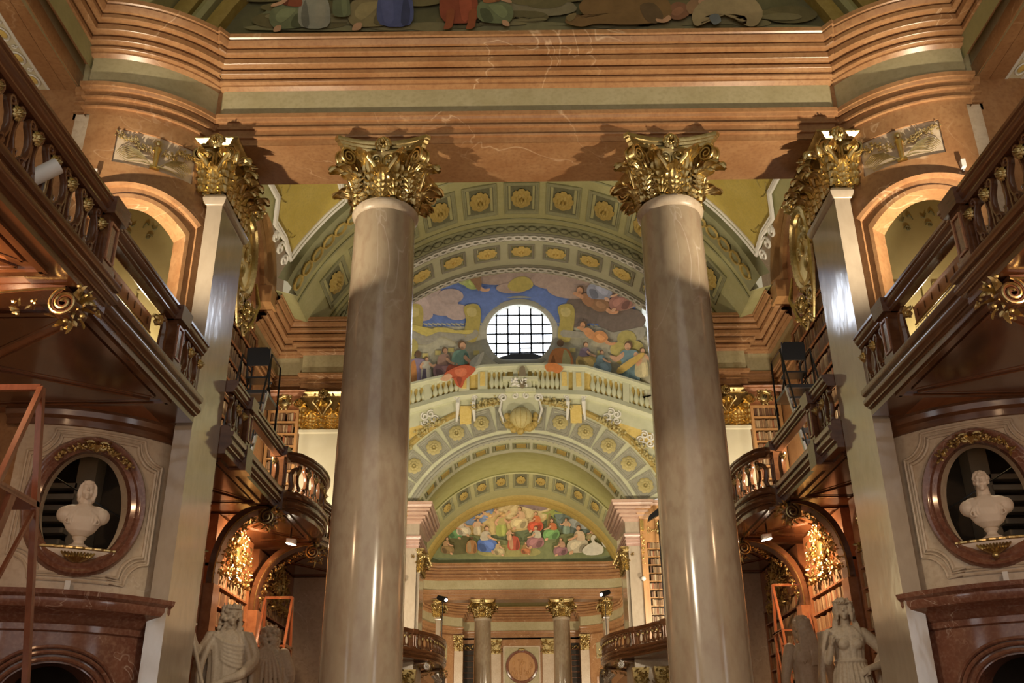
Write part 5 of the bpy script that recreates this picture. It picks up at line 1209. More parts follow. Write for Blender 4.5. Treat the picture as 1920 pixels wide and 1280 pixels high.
def fig(cx, cy, h, robe, top, pose='sit', f=1, hair=(.14,.08,.04), skin=SK, cloak=None):
    """shapes of one painted figure; (cx,cy) foot point in picture units, h height"""
    T = lambda L: [(cx+f*h*x, cy-h*y) for x, y in L]
    dk = lambda c, k=.55: tuple(v*k for v in c); lt = lambda c, k=1.35: tuple(min(1, v*k) for v in c)
    out = []
    if pose == 'sit':
        if cloak: out.append((T([(-.38,.55),(-.2,.8),(-.05,.6),(-.15,.1),(-.4,.05)]), cloak))
        out.append((T([(-.3,.45),(0,.5),(.35,.42),(.45,.2),(.35,.0),(.1,-.02),(-.25,.02),(-.38,.2)]), robe))
        out.append((T([(-.1,.4),(.2,.38),(.32,.2),(.2,.1),(.0,.25)]), lt(robe)))
        out.append((T([(-.3,.3),(-.1,.28),(.0,.05),(-.2,.02)]), dk(robe)))
        out.append((T([(-.22,.45),(-.2,.72),(-.05,.8),(.12,.76),(.16,.5)]), top))
        out.append((T([(.05,.72),(.14,.7),(.16,.5),(.06,.48)]), dk(top)))
        out.append((T([(.08,.68),(.2,.56),(.38,.5),(.4,.44),(.2,.48),(.04,.6)]), skin))
        out.append((T([(.2,.05),(.32,.03),(.36,-.08),(.22,-.06)]), skin))
        hx, hy = .0, .9
    elif pose == 'stand':
        if cloak: out.append((T([(-.3,.75),(-.1,.8),(-.1,.3),(-.3,.1),(-.4,.3)]), cloak))
        out.append((T([(-.16,.55),(.16,.55),(.24,.2),(.2,.0),(-.18,.0),(-.24,.25)]), robe))
        out.append((T([(.0,.5),(.12,.5),(.16,.1),(.04,.02)]), lt(robe)))
        out.append((T([(-.18,.52),(-.2,.78),(0,.83),(.2,.78),(.17,.52)]), top))
        out.append((T([(.14,.78),(.32,.62),(.42,.7),(.45,.66),(.32,.54),(.14,.66)]), skin))
        out.append((T([(-.16,.78),(-.3,.6),(-.22,.45),(-.16,.48),(-.2,.6),(-.1,.7)]), skin))
        hx, hy = .02, .91
    elif pose == 'back':
        out.append((T([(-.28,.0),(-.34,.4),(-.22,.72),(0,.8),(.24,.72),(.36,.4),(.3,.0)]), robe))
        out.append((T([(-.2,.05),(-.26,.5),(-.08,.74),(-.02,.1)]), top))
        out.append((T([(.12,.05),(.2,.6),(.3,.3),(.26,.02)]), dk(robe)))
        hx, hy = .02, .9
    else:   # flying / reclining
        out.append((T([(-.5,.3),(-.3,.5),(-.05,.45),(.05,.25),(-.15,.1),(-.4,.12)]), robe))
        out.append((T([(-.4,.25),(-.2,.4),(-.1,.3),(-.25,.18)]), lt(robe)))
        out.append((T([(-.05,.42),(.15,.6),(.32,.55),(.25,.35),(.05,.22)]), top))
        out.append((T([(.25,.55),(.45,.65),(.55,.6),(.42,.52),(.28,.45)]), skin))
        out.append((T([(-.45,.2),(-.6,.1),(-.75,.12),(-.72,.04),(-.55,.02),(-.4,.1)]), skin))
        hx, hy = .33, .7
    r = .085 if pose != 'fly' else .1
    out.append((ell(cx+f*h*hx, cy-h*(hy+.02), h*r*1.12, h*r*1.2, 8), hair))
    if pose != 'back': out.append((ell(cx+f*h*(hx+.02), cy-h*(hy-.012), h*r*.85, h*r*1.02, 8), skin)); out.append((ell(cx+f*h*(hx+.01), cy-h*(hy-.06), h*r*.5, h*r*.35, 6), dk(skin, .7)))
    return out
def clouds(pts, col): return [(ell(x, y, rx, ry, 9), tuple(min(1, v*(.9+.06*(i % 4))) for v in col)) for i, (x, y, rx, ry) in enumerate(pts)]

# ---- far lunette
fr = thing('lunette_fresco', 'half-round fresco of robed figures in a landscape above the far columns', 'fresco', (0, 63.5, 14.5))
F = on_y(63.45)
rows = [[(6.75*k/4*math.sin(R_(-70+140*i/40)), 63.5, 14.3+(VZ+6.75*math.cos(R_(-70+140*i/40))-14.3)*k/4) for i in range(41)] for k in range(5)]
MB().grid(rows).build('ground', paint((.16,.19,.10)), fr)
p = Paint(fr, F, .02, .006)
p.obj('painted_sky', [([(835,985),(870,955),(930,935),(980,930),(1040,940),(1010,985),(940,1000),(880,1005)], (.58,.44,.20)),
    ([(862,975),(890,952),(925,942),(920,968),(890,985)], (.27,.37,.62)), ([(930,950),(985,935),(1030,950),(1010,975),(950,972)], (.66,.54,.30)),
    ([(1040,945),(1085,960),(1120,995),(1100,1015),(1050,990)], (.17,.22,.20)), ([(940,937),(1000,932),(1035,942),(1015,958),(975,948)], (.27,.20,.20)),
    ([(1060,978),(1090,970),(1112,985),(1085,992)], (.42,.46,.46))])
p.obj('painted_ground', [([(815,1030),(850,1000),(900,1005),(980,1015),(1060,1000),(1130,1005),(1150,1040),(980,1048),(820,1045)], (.20,.22,.10)),
    ([(900,1030),(960,1020),(1010,1030),(1000,1042),(910,1042)], (.34,.31,.12)), ([(835,1020),(860,1002),(885,1010),(880,1035),(840,1038)], (.13,.12,.05))])
for i, a in enumerate(((852,1008,34,(.14,.28,.12),(.45,.12,.06),'sit',1),(868,1003,33,(.58,.52,.40),(.62,.55,.44),'sit',1),(912,1034,48,(.11,.19,.52),(.52,.46,.36),'sit',1),(940,1004,42,(.33,.36,.10),(.48,.40,.16),'stand',1),
        (975,990,40,(.62,.50,.28),(.62,.42,.26),'sit',-1),(963,1030,32,(.45,.10,.06),(.50,.28,.16),'back',1),(1005,995,36,(.55,.10,.05),(.58,.18,.07),'sit',-1),(1005,1026,40,(.33,.16,.17),(.50,.46,.36),'sit',-1),
        (1035,1010,38,(.17,.33,.12),(.50,.16,.06),'sit',-1),(1085,1035,50,(.52,.46,.34),(.62,.48,.34),'sit',-1),(985,1038,22,(.42,.16,.07),(.34,.20,.08),'sit',1),(1110,1012,24,(.30,.26,.13),(.40,.26,.14),'sit',-1),(955,1012,20,(.50,.30,.18),(.52,.32,.2),'stand',1),(838,1037,30,(.24,.16,.07),(.40,.25,.13),'sit',1),(884,1036,30,(.40,.20,.08),(.36,.26,.14),'back',1),(935,1040,26,(.44,.36,.2),(.5,.36,.2),'sit',1),(1052,1040,32,(.28,.14,.16),(.5,.3,.2),'sit',-1),(1062,1000,28,(.22,.3,.24),(.5,.34,.22),'stand',-1),(895,1002,30,(.52,.44,.3),(.56,.4,.26),'stand',1))):
    p.obj('painted_figure', fig(*a[:3], a[3], a[4], a[5], a[6]), .10+.014*i)
p.obj('painted_cherubs', sum([fig(900+12*k, 975-4*(k % 2)-k, 18, (.55,.36,.16), (.6,.4,.22), 'fly', 1-2*(k % 2)) for k in range(5)], []), .30)
p.obj('painted_swan', [([(1092,1030),(1112,1016),(1130,1024),(1128,1038),(1100,1040)], (.62,.60,.52)), ([(1112,1020),(1108,1008),(1113,1002),(1117,1006),(1114,1012),(1120,1022)], (.62,.60,.52)), ([(1130,1022),(1127,1006),(1131,1000),(1136,1004),(1133,1010),(1138,1026)], (.55,.54,.48))], .34)
p.obj('painted_palm', [([(1030,958),(1050,946),(1040,958),(1056,962),(1038,965),(1044,975),(1032,966),(1024,976),(1026,964),(1014,962)], (.30,.34,.10)), ([(1028,965),(1033,965),(1030,990),(1025,990)], (.26,.20,.08))], .085)

# ---- drum fresco
fr = thing('drum_fresco', 'fresco of blue sky, clouds and seated scholars around the bright drum window', 'fresco', (0, 50.4, 21))
p = Paint(fr, on_drum, .06, .008)
def sheet(x0, x1, y0, y1, col, d, nm, nx=24, ny=14):
    return MB().grid([[on_drum(x0+(x1-x0)*i/nx, y0+(y1-y0)*j/ny, d) for i in range(nx+1)] for j in range(ny+1)]).build(nm, paint(col), fr)
WOBJ = lambda x, y: ((x-974)/74)**2+((y-628)/66)**2
def holed(col, d, nm, y0, y1):
    m = MB(); nx, ny = 96, 24
    xs = [560+830*i/nx for i in range(nx+1)]; ys = [y0+(y1-y0)*j/ny for j in range(ny+1)]; V = {}; vs = []; fs = []
    for j in range(ny):
        for i in range(nx):
            if all(WOBJ(xs[a], ys[b]) < 1.0 for a, b in ((i,j),(i+1,j),(i+1,j+1),(i,j+1))): continue
            pc = on_drum((xs[i]+xs[i+1])/2, (ys[j]+ys[j+1])/2, d); tt = math.degrees(math.atan2(pc.x/DX, (pc.y-DC)/DY))
            if ((abs(tt)-50.5)*DY*PI/180/2.5)**2+((pc.z-WZ)/2.45)**2 < 1: continue
            q = []
            for a, b in ((i,j),(i+1,j),(i+1,j+1),(i,j+1)):
                if (a,b) not in V:
                    x, y = xs[a], ys[b]; w_ = WOBJ(x, y)
                    if w_ < 1: x, y = 974+(x-974)/math.sqrt(w_), 628+(y-628)/math.sqrt(w_)
                    V[(a,b)] = len(vs); vs.append(on_drum(x, y, d))
                q.append(V[(a,b)])
            fs.append(tuple(q))
    return m.add(vs, fs).build(nm, paint(col), fr)
holed((.15,.22,.50), .05, 'painted_sky', 495, 612)
holed((.48,.45,.33), .05, 'painted_architecture', 605, 760)
p.obj('painted_cloud', clouds([(800,560,38,22),(830,572,30,20),(858,585,24,15),(775,575,30,26),(845,555,24,14),(790,590,22,12)], (.50,.38,.34)), .10)
p.obj('painted_cloud', clouds([(985,515,60,14),(930,520,46,14),(1045,525,50,18),(1075,540,50,20),(900,508,40,10),(1110,520,50,18),(960,540,30,10),(1150,560,50,24)], (.42,.30,.24)), .10)
p.obj('painted_cloud', clouds([(1120,575,60,32),(1165,600,46,24),(1080,600,26,14)], (.20,.15,.12)), .12)
p.obj('ochre_urn', [([(968,520),(990,520),(1000,535),(985,545),(960,545),(952,534)], (.46,.36,.10))], .16)
for x in (884, 1060, 776): p.obj('ochre_trophy', [([(x-14,575),(x+10,570),(x+18,590),(x+8,640),(x-14,632),(x-10,600)], (.44,.35,.10)), ([(x-8,578),(x+8,578),(x+8,592),(x-6,592)], (.56,.46,.18))], .16)
p.obj('painted_cornice', [([(765,618),(800,628),(830,612),(860,624),(893,618),(893,632),(860,642),(830,630),(800,646),(765,636)], (.36,.33,.26))], .16)
p.obj('painted_cornice', [([(1056,618),(1090,628),(1120,612),(1160,626),(1205,612),(1205,634),(1160,644),(1120,634),(1056,632)], (.36,.33,.26))], .16)
p.obj('gilt_cornice_line', [([(768,607),(800,622),(815,614),(845,616),(865,624),(888,618),(880,626),(850,624),(815,622),(800,630),(768,615)], (.58,.47,.13))], .19)
for k in range(11):
    for sg in (0, 1):
        x = 768+k*12 if sg == 0 else 1068+k*13
        if k % 2 == 0: p.obj('painted_coffering', [([(x,652+(k % 3)*5),(x+11,652+(k % 3)*5),(x+11,660+(k % 3)*5),(x,660+(k % 3)*5)], (.56,.47,.17), 0, 1)], .17)
p.obj('painted_tree', clouds([(1175,635,18,16),(1192,655,16,16),(1160,655,16,14),(1185,680,20,16),(1168,672,14,12)], (.50,.42,.14)), .20)
p.obj('painted_tree', clouds([(772,650,12,16),(766,675,12,18)], (.52,.44,.14)), .20)
FG = [(783,716,52,(.28,.22,.32),(.50,.22,.07),'back',1),(799,705,34,(.56,.52,.42),(.56,.52,.42),'stand',1),(834,704,48,(.38,.22,.22),(.42,.26,.20),'sit',1),(866,714,66,(.52,.12,.06),(.20,.33,.26),'sit',1),
      (1052,700,56,(.56,.22,.07),(.46,.42,.20),'back',-1),(1098,684,40,(.56,.40,.14),(.30,.22,.28),'sit',1),(1128,692,34,(.24,.33,.36),(.26,.36,.38),'sit',1),(1180,716,66,(.16,.24,.26),(.18,.27,.30),'stand',-1),(1203,700,44,(.54,.46,.26),(.5,.4,.25),'stand',1)]
for i, a in enumerate(FG): p.obj('painted_figure', fig(a[0], a[1]+6, a[2]*1.22, a[3], a[4], a[5], a[6]), .24+.015*i)
p.obj('painted_sash', [([(1158,690),(1200,662),(1206,668),(1166,700)], (.56,.38,.10))], .50)
p.obj('open_book', [([(883,682),(900,664),(908,660),(900,682),(888,694)], (.66,.62,.50)), ([(880,680),(896,664),(900,666),(886,690)], (.50,.48,.40))], .48)
p.obj('painted_figure', fig(872,548,62,(.38,.42,.14),(.42,.44,.18),'fly',-1), .30)
p.obj('painted_wing', [([(880,520),(896,508),(903,530),(898,546),(888,532)], (.28,.16,.08))], .36)
p.obj('painted_figure', fig(1110,590,66,(.30,.16,.08),(.36,.18,.09),'fly',-1,skin=(.58,.30,.16)), .30)
p.obj('painted_figure', fig(1122,560,58,(.30,.30,.36),(.34,.34,.36),'sit',1,skin=(.60,.36,.24)), .34)
p.obj('painted_figure', fig(1112,648,56,(.62,.28,.11),(.64,.30,.13),'fly',-1,skin=(.64,.32,.16)), .42)
p.obj('painted_figure', fig(1165,580,52,(.34,.16,.12),(.30,.24,.2),'sit',-1), .38)
# ---- balustrade in front of the drum
bl = thing('balustrade', 'cream balustrade with ochre panels stepping down both sides of the drum window', 'balustrade', (0, 48.1, 19.8), kind='structure')
Fb = on_y(48.15)
TOPL = [(742,727),(763,720),(850,699),(906,685),(1020,682),(1098,686),(1160,704),(1228,725),(1250,732)]
BOTL = [(742,770),(763,764),(850,739),(899,733),(1020,733),(1102,736),(1160,752),(1230,775),(1250,782)]
def lerp_line(L, x):
    for a, b in zip(L, L[1:]):
        if a[0] <= x <= b[0]: return a[1]+(b[1]-a[1])*(x-a[0])/(b[0]-a[0])
def strip3(L, prof):
    return MB().grid([[Fb(x, y+dy, d) for dy, d in prof] for x, y in L])
strip3(TOPL, ((-2,-.3),(-2,.32),(2,.36),(4,.30),(8,.26),(11,.14),(13,.1),(13,-.3))).build('top_rail', 'vcream', bl)
strip3(BOTL, ((-4,-.3),(-4,.22),(1,.30),(4,.34),(7,.26),(12,.20),(15,.05),(40,.02),(40,-.3))).build('base_cornice', 'vcream', bl)
MB().grid([[Fb(x, lerp_line(TOPL, x)+8, -.02), Fb(x, lerp_line(BOTL, x)+2, -.02)] for x in range(745, 1249, 9)]).build('ochre_ground', 'vgoldl', bl)
ME['balu'] = MB().lathe([(.06,0),(.10,.02),(.10,.06),(.05,.10),(.11,.25),(.13,.38),(.09,.55),(.05,.72),(.045,.84),(.08,.9),(.08,1.0)], (0,0,0), 10).mesh('baluster', 'vcream', 1, True, 60)
for x in list(range(806, 858, 10))+list(range(774, 796, 10))+list(range(922, 958, 9))+list(range(1000, 1046, 9))+list(range(1112, 1166, 10))+list(range(1184, 1232, 10)):
    a = Fb(x, lerp_line(BOTL, x)-2, .10); b = Fb(x, lerp_line(TOPL, x)+11, .10)
    put(ME['balu'], 'baluster', bl, frame(a, (1,0,0), (0,1,0), (0,0,1)) @ Matrix.Diagonal((1.15,1,(b-a).z,1)))
for x0, x1 in ((796,806),(860,880),(896,914),(962,990),(1050,1066),(1074,1096),(1168,1180)):
    q = [Fb(x, y, .22) for x, y in ((x0, lerp_line(BOTL, x0)), (x1, lerp_line(BOTL, x1)), (x1, lerp_line(TOPL, x1)+8), (x0, lerp_line(TOPL, x0)+8))]
    MB().prism(q, (0,.3,0)).build('pedestal', 'vcream', bl)
    c = Fb((x0+x1)/2, (lerp_line(BOTL, x0)+lerp_line(TOPL, x1))/2, .24)
    if x1-x0 > 12: MB().box(c.x-.14,c.x+.14,c.y-.02,c.y+.02,c.z-.42,c.z+.38).build('pedestal_panel', 'vgoldl', bl)
pf = Paint(fr, Fb, .42, .01)
pf.obj('painted_robe', [([(832,702),(850,690),(872,684),(892,690),(884,702),(872,712),(866,726),(856,722),(848,708),(836,712)], (.50,.11,.05)), ([(852,694),(872,690),(874,702),(860,706)], (.62,.18,.09)), ([(856,708),(866,708),(862,724)], (.30,.06,.03))])
pf.obj('painted_leg', [([(832,704),(842,700),(848,706),(838,714),(826,712)], SK)])
pf.obj('painted_robe', [([(1022,684),(1040,680),(1056,690),(1046,700),(1036,696),(1026,696)], (.56,.20,.06))])
pf.obj('hanging_trophy', [([(974,690),(984,688),(986,720),(978,728),(974,712)], (.20,.16,.10))])
# stucco consoles and scrolls on the spandrels
for s in (-1, 1):
    q = thing('stucco_console', '%s white scroll console flanking the globe keystone' % side(s), 'ornament', (s*2.95, 48.1, 18.9), kind='structure')
    for u in (-.42, .42):
        m = MB(); m.tube([(-2.95+u,48.0,20.0),(-2.95+u,47.85,19.7),(-2.95+u*1.05,48.0,19.2),(-2.95+u*1.15,48.05,18.75)], [.10,.12,.09,.06], 7); m.tube(spiral((-2.95+u*1.1,47.9,20.0), .16, 1.4, (u/.42,0,0), (0,0,1), 16, .2, 0), .045, 5); m.build('scroll', 'vwhite', q, -s)
    MB().box(-3.25,-2.65,48.0,48.2,18.6,19.6).build('panel', 'vgoldl', q, -s)
    MB().box(-3.5,-2.4,47.95,48.2,20.0,20.2).build('cap', 'vcream', q, -s)
    for k, (x, z) in enumerate(((-4.9,18.9),(-6.6,17.6))):
        q = thing('stucco_scroll', '%s white leaf scroll on the %s spandrel of the far arch' % (('inner','outer')[k], side(s)), 'ornament', (s*abs(x), 48.1, z), kind='structure')
        m = MB()
        for j in range(5): m.tube(spiral((x+.28*math.cos(j*1.3), 48.05, z+.3*math.sin(j*1.3)), .22, 1.4, (1,0,0), (0,0,1), 16, .2, j), .05, 5)
        m.build('scrolls', 'vwhite', q, -s)
    trim(MB().prism([(-7.2,48.14,17.0),(-3.9,48.14,19.1),(-3.9,48.14,19.6),(-7.2,48.14,18.6)], (0,.05,0)), 'vgoldl', 'ochre spandrel panel on the %s of the far arch' % side(s), 'panel', -s)

# ---- fresco strip at the top of the picture
fr = thing('ceiling_fresco', 'battle fresco cropped by the top edge with kneeling figures and a fallen beast', 'fresco', (0, 14.75, 14))
LRR = LR-1.15
rows = [[(LRR*k/4*math.cos(PI*i/40), 14.85, LZ+.6+(0.9*LRR*math.sin(PI*i/40)-.6)*k/4) for i in range(41)] for k in range(5)]
MB().grid(rows).build('ground', paint((.15,.14,.07)), fr)
p = Paint(fr, on_y(14.8), .0, .004)
p.obj('painted_ground', [([(470,56),(560,40),(660,48),(760,42),(900,46),(1000,40),(1100,46),(1200,50),(1480,46),(1520,56),(980,58)], (.26,.24,.13)), ([(960,-10),(1060,0),(1080,20),(1030,30),(960,24)], (.28,.24,.15)), ([(480,40),(520,5),(560,-20),(590,20),(540,46)], (.20,.21,.12))], .01)
rr = random.Random(77); p.dl = .0005
p.obj('painted_hills', clouds([(rr.uniform(480,1500), rr.uniform(-10,40), rr.uniform(25,60), rr.uniform(8,18)) for _ in range(26)], (.19,.16,.075)), .016)['kind'] = 'stuff'
p.obj('painted_hills', clouds([(rr.uniform(480,1500), rr.uniform(30,52), rr.uniform(20,50), rr.uniform(4,9)) for _ in range(22)], (.27,.23,.12)), .026)['kind'] = 'stuff'
p.dl = .004
for i, a in enumerate(((545,52,90,(.20,.22,.12),(.30,.08,.04),'sit',-1),(590,50,84,(.34,.33,.28),(.36,.34,.28),'back',-1),(700,48,110,(.30,.24,.12),(.10,.12,.32),'sit',-1),(740,46,96,(.10,.12,.30),(.12,.14,.34),'back',1),
        (860,40,150,(.34,.08,.04),(.26,.30,.20),'stand',1),(925,42,84,(.20,.23,.12),(.44,.18,.07),'sit',1),(1290,44,80,(.30,.14,.08),(.38,.22,.12),'fly',1),(640,30,70,(.16,.18,.10),(.2,.2,.12),'stand',1))):
    p.obj('painted_figure', fig(*a[:3], a[3], a[4], a[5], a[6]), .05+.01*i)
for x in (0, 42): p.obj('painted_boot', [([(838+x,20),(852+x,18),(850+x,40),(846+x,52),(832+x,54),(836+x,40)], (.36,.10,.04))], .12)
p.obj('painted_beast', [([(1085,10),(1130,-20),(1230,-20),(1260,20),(1240,40),(1180,46),(1120,44),(1090,50),(1060,42),(1070,28),(1100,34)], (.26,.15,.06)), ([(1200,10),(1226,6),(1244,30),(1230,44),(1210,36)], (.16,.10,.05)), ([(1062,30),(1080,24),(1076,36),(1066,40)], (.30,.22,.1))], .12)
p.obj('painted_horse', [([(1300,20),(1330,-4),(1400,-10),(1430,20),(1420,46),(1400,48),(1396,30),(1340,26),(1320,34),(1312,48),(1300,44)], (.42,.32,.18)), ([(1330,30),(1346,26),(1352,40),(1338,46)], (.20,.22,.24))], .14)

# ================================================================== GILT RELIEFS, BUSTS AND FITTINGS OF THE CURVED PIERS
def on_pier(mb, a0=32.2): mb.v = [pm(a0+math.degrees(x/PR), z, -y) for x, y, z in mb.v]; return mb
for s in (-1, 1):
    sd = side(s); sx = -s; rnd = random.Random(31+s)
    t = thing('gilt_relief', 'gilded torch and branch relief on a beige panel above the %s arch' % sd, 'relief', (s*6.45, 13.6, 11.05))
    mb = MB(); mb.grid([[(-.685+1.37*i/12, .035, z) for i in range(13)] for z in (11.06, 11.4, 11.74)]); on_pier(mb).build('panel', 'stone', t, sx)
    mb = MB()
    for k in range(26):
        a = 2*PI*k/26; r = .19 if k % 2 else .15; mb.add([(.04*math.cos(a-.1), 0, 11.60+.04*math.sin(a-.1)), (.04*math.cos(a+.1), 0, 11.60+.04*math.sin(a+.1)), (r*math.cos(a), -.01, 11.60+min(.13, r*math.sin(a)))], [(0,1,2)])
    on_pier(mb).build('sunburst', 'gold2', t, sx)
    mb = MB().ball((0,-.02,11.60), (.045,.03,.055), 8, 6); on_pier(mb).build('flame_head', 'gold', t, sx)
    mb = MB().tube([(0,-.01,11.10),(0,-.015,11.5)], [.035,.055], 8).box(-.08,.08,-.03,.03,11.08,11.12).box(-.07,.07,-.03,.03,11.46,11.50); on_pier(mb).build('torch', 'gold2', t, sx)
    for q in (-1, 1):
        mb = MB()
        for k in range(8):
            h_ = .05+.022*k; mb.tube([(q*.05, -.01, 11.13), (q*(.14+.02*k), -.03, 11.16+h_*.9), (q*(.30+.025*k), -.03, 11.14+h_*1.25), (q*(.44+.025*k), -.02, 11.10+h_), (q*(.50+.02*k), -.01, 11.05+h_)], [.006,.010,.010,.008,.003], 5)
        on_pier(mb).build('plume', 'gold', t, sx)
        mb = MB(); st = [(q*(.08+.56*i/10), -.01, 11.36+.22*math.sin(i/10*1.6)+.05*math.sin(i*1.4)) for i in range(11)]; mb.tube(st, .012, 5)
        for i, p_ in enumerate(st[1:]):
            for j in range(7):
                c = (p_[0]+rnd.uniform(-.07,.07), -.02, p_[2]+rnd.uniform(-.06,.06)); mb.ball(c, (rnd.uniform(.010,.026), .020, rnd.uniform(.010,.026)), 6, 4)
        on_pier(mb).build('flower_branch', 'gold', t, sx)
    mb = MB().tube([(-.45,-.01,11.12),(-.2,-.02,11.16),(.1,-.02,11.14),(.3,-.02,11.13),(.5,-.01,11.09)], [.006,.014,.014,.012,.006], 5); on_pier(mb).build('ribbon', 'gold', t, sx)
    # crest over the oval
    t = thing('gilt_crest', 'gilded shell and flower garland draped over the %s bust niche' % sd, 'ornament', (s*6.6, 13.4, 5.7))
    A = lambda deg, e=1.0: (29.0+17.8*e*math.cos(R_(deg)), 5.20+.86*e*math.sin(R_(deg)))
    for q in (-1, 1):
        mb = MB(); garland(mb, [pm(*A(90+q*(9+i*2.6)), .13) for i in range(15)], .045, rnd, (.4,-.9,0)); g = mb.build('garland', 'gold', t, sx); g['kind'] = 'stuff'
        mb = MB(); nrm = Vector((math.sin(R_(29)), -math.cos(R_(29)), 0)); ex = Vector((math.cos(R_(29)), math.sin(R_(29)), 0))
        mb.tube(spiral(Vector(pm(*A(90+q*7), .14)), .075, 1.4, ex*q*-1, (0,0,1), 16, .2, .5), .025, 6); mb.build('scroll', 'gold', t, sx)
    mb = MB()
    for k in range(7): mb.tube([pm(29, 5.98, .10), pm(29+(k-3)*.7, 6.06, .17), pm(29+(k-3)*1.6, 6.14, .12)], [.02,.03,.012], 5)
    mb.build('shell', 'gold', t, sx)
    # console shelf with gilt fan, bust
    t = thing('bust_console', 'white marble shelf with gilded fan inside the %s oval niche' % sd, 'console', (s*6.55, 13.7, 4.3))
    mb = MB(); rows = []
    for z, d, wd in ((4.36,-.3,6),(4.40,-.06,9),(4.46,.02,11.5),(4.52,.05,12.5),(4.56,.06,13),(4.58,.06,13),(4.58,-.34,13)): rows.append([pm(29-wd+2*wd*i/16, z, d) for i in range(17)])
    mb.grid(rows); mb.build('shelf', 'bust', t, sx)
    mb = MB(); L = [pm(29-13+26*i/24, 4.57, .065+.012*math.sin(i*2.1)) for i in range(25)]; mb.tube(L, .022, 6); mb.build('gilt_edge', 'gold', t, sx)
    for k in range(11): 
        mb = MB(); u = (k-5)/5; mb.tube([pm(29+u*1.2, 4.37, .07), pm(29+u*4.2, 4.44, .13), pm(29+u*5.6, 4.50, .10)], [.012,.026,.014], 6); mb.build('fan_rib', 'gold', t, sx)
    if s > 0: mb = MB().ball(pm(29,4.33,.12), .05, 8, 6); mb.build('gilt_mask', 'gold', t, sx)
    # little white sensors
    for k, (a, z, lb) in enumerate(((27.4, 4.03, 'under the oval panel'), (9.0, 10.74, 'beside the upper arch'))):
        q = thing('sensor_box', 'tiny white sensor box %s on the %s pier' % (lb, sd), 'sensor', tuple(Vector(pm(a, z, .1))*Vector((1,1,1)) if False else (s*abs(pm(a, z)[0]), pm(a, z, .06)[1], z)))
        P = lambda u, d, zz: pm(a+u, z+zz, d)
        MB().hexa([P(-.9,.02,-.07),P(.9,.02,-.07),P(.9,.12,-.07),P(-.9,.12,-.07),P(-.9,.02,.07),P(.9,.02,.07),P(.9,.12,.07),P(-.9,.12,.07)]).build('case', 'white', q, sx)
        MB().hexa([P(-.4,0,-.12),P(.4,0,-.12),P(.4,.05,-.12),P(-.4,.05,-.12),P(-.4,0,-.06),P(.4,0,-.06),P(.4,.05,-.06),P(-.4,.05,-.06)]).build('bracket', 'steel', q, sx)

# ================================================================== FIGURES (voxel-fused continuous bodies)
def loft(mb, secs, n=28, folds=0, amp=.0, ph=0):
    """closed loft of elliptic sections (x,y,z,rx,ry)"""
    rows = []
    for i, (x, y, z, rx, ry) in enumerate(secs):
        rows.append([(x+rx*math.cos(a)*(1+amp*math.sin(folds*a+ph+i*.35)), y+ry*math.sin(a)*(1+amp*math.sin(folds*a+ph+i*.35)), z) for a in [2*PI*k/n for k in range(n)]])
    mb.grid(rows, False, True); k = len(mb.v)-n*len(rows)
    mb.f.append(tuple(k+n-1-j for j in range(n))); mb.f.append(tuple(k+(len(rows)-1)*n+j for j in range(n))); mb.mi += [0, 0]
def limb(mb, pts, r, n=10):
    P = smooth3(pts, 4); R = []
    for i in range(len(P)): t = i/(len(P)-1)*(len(r)-1); k = min(int(t), len(r)-2); R.append(r[k]+(r[k+1]-r[k])*(t-k))
    mb.tube(P, R, n); mb.ball(P[0], R[0]*1.02, 12, 8); mb.ball(P[-1], R[-1], 10, 7)
def smooth3(pts, n=4):
    P = [Vector(p) for p in pts]; out = []
    for i in range(len(P)-1):
        p0, p1, p2, p3 = P[max(0,i-1)], P[i], P[i+1], P[min(len(P)-1,i+2)]
        for k in range(n):
            t = k/n; out.append(.5*(2*p1+(p2-p0)*t+(2*p0-5*p1+4*p2-p3)*t*t+(3*p1-p0-3*p2+p3)*t**3))
    return out+[P[-1]]
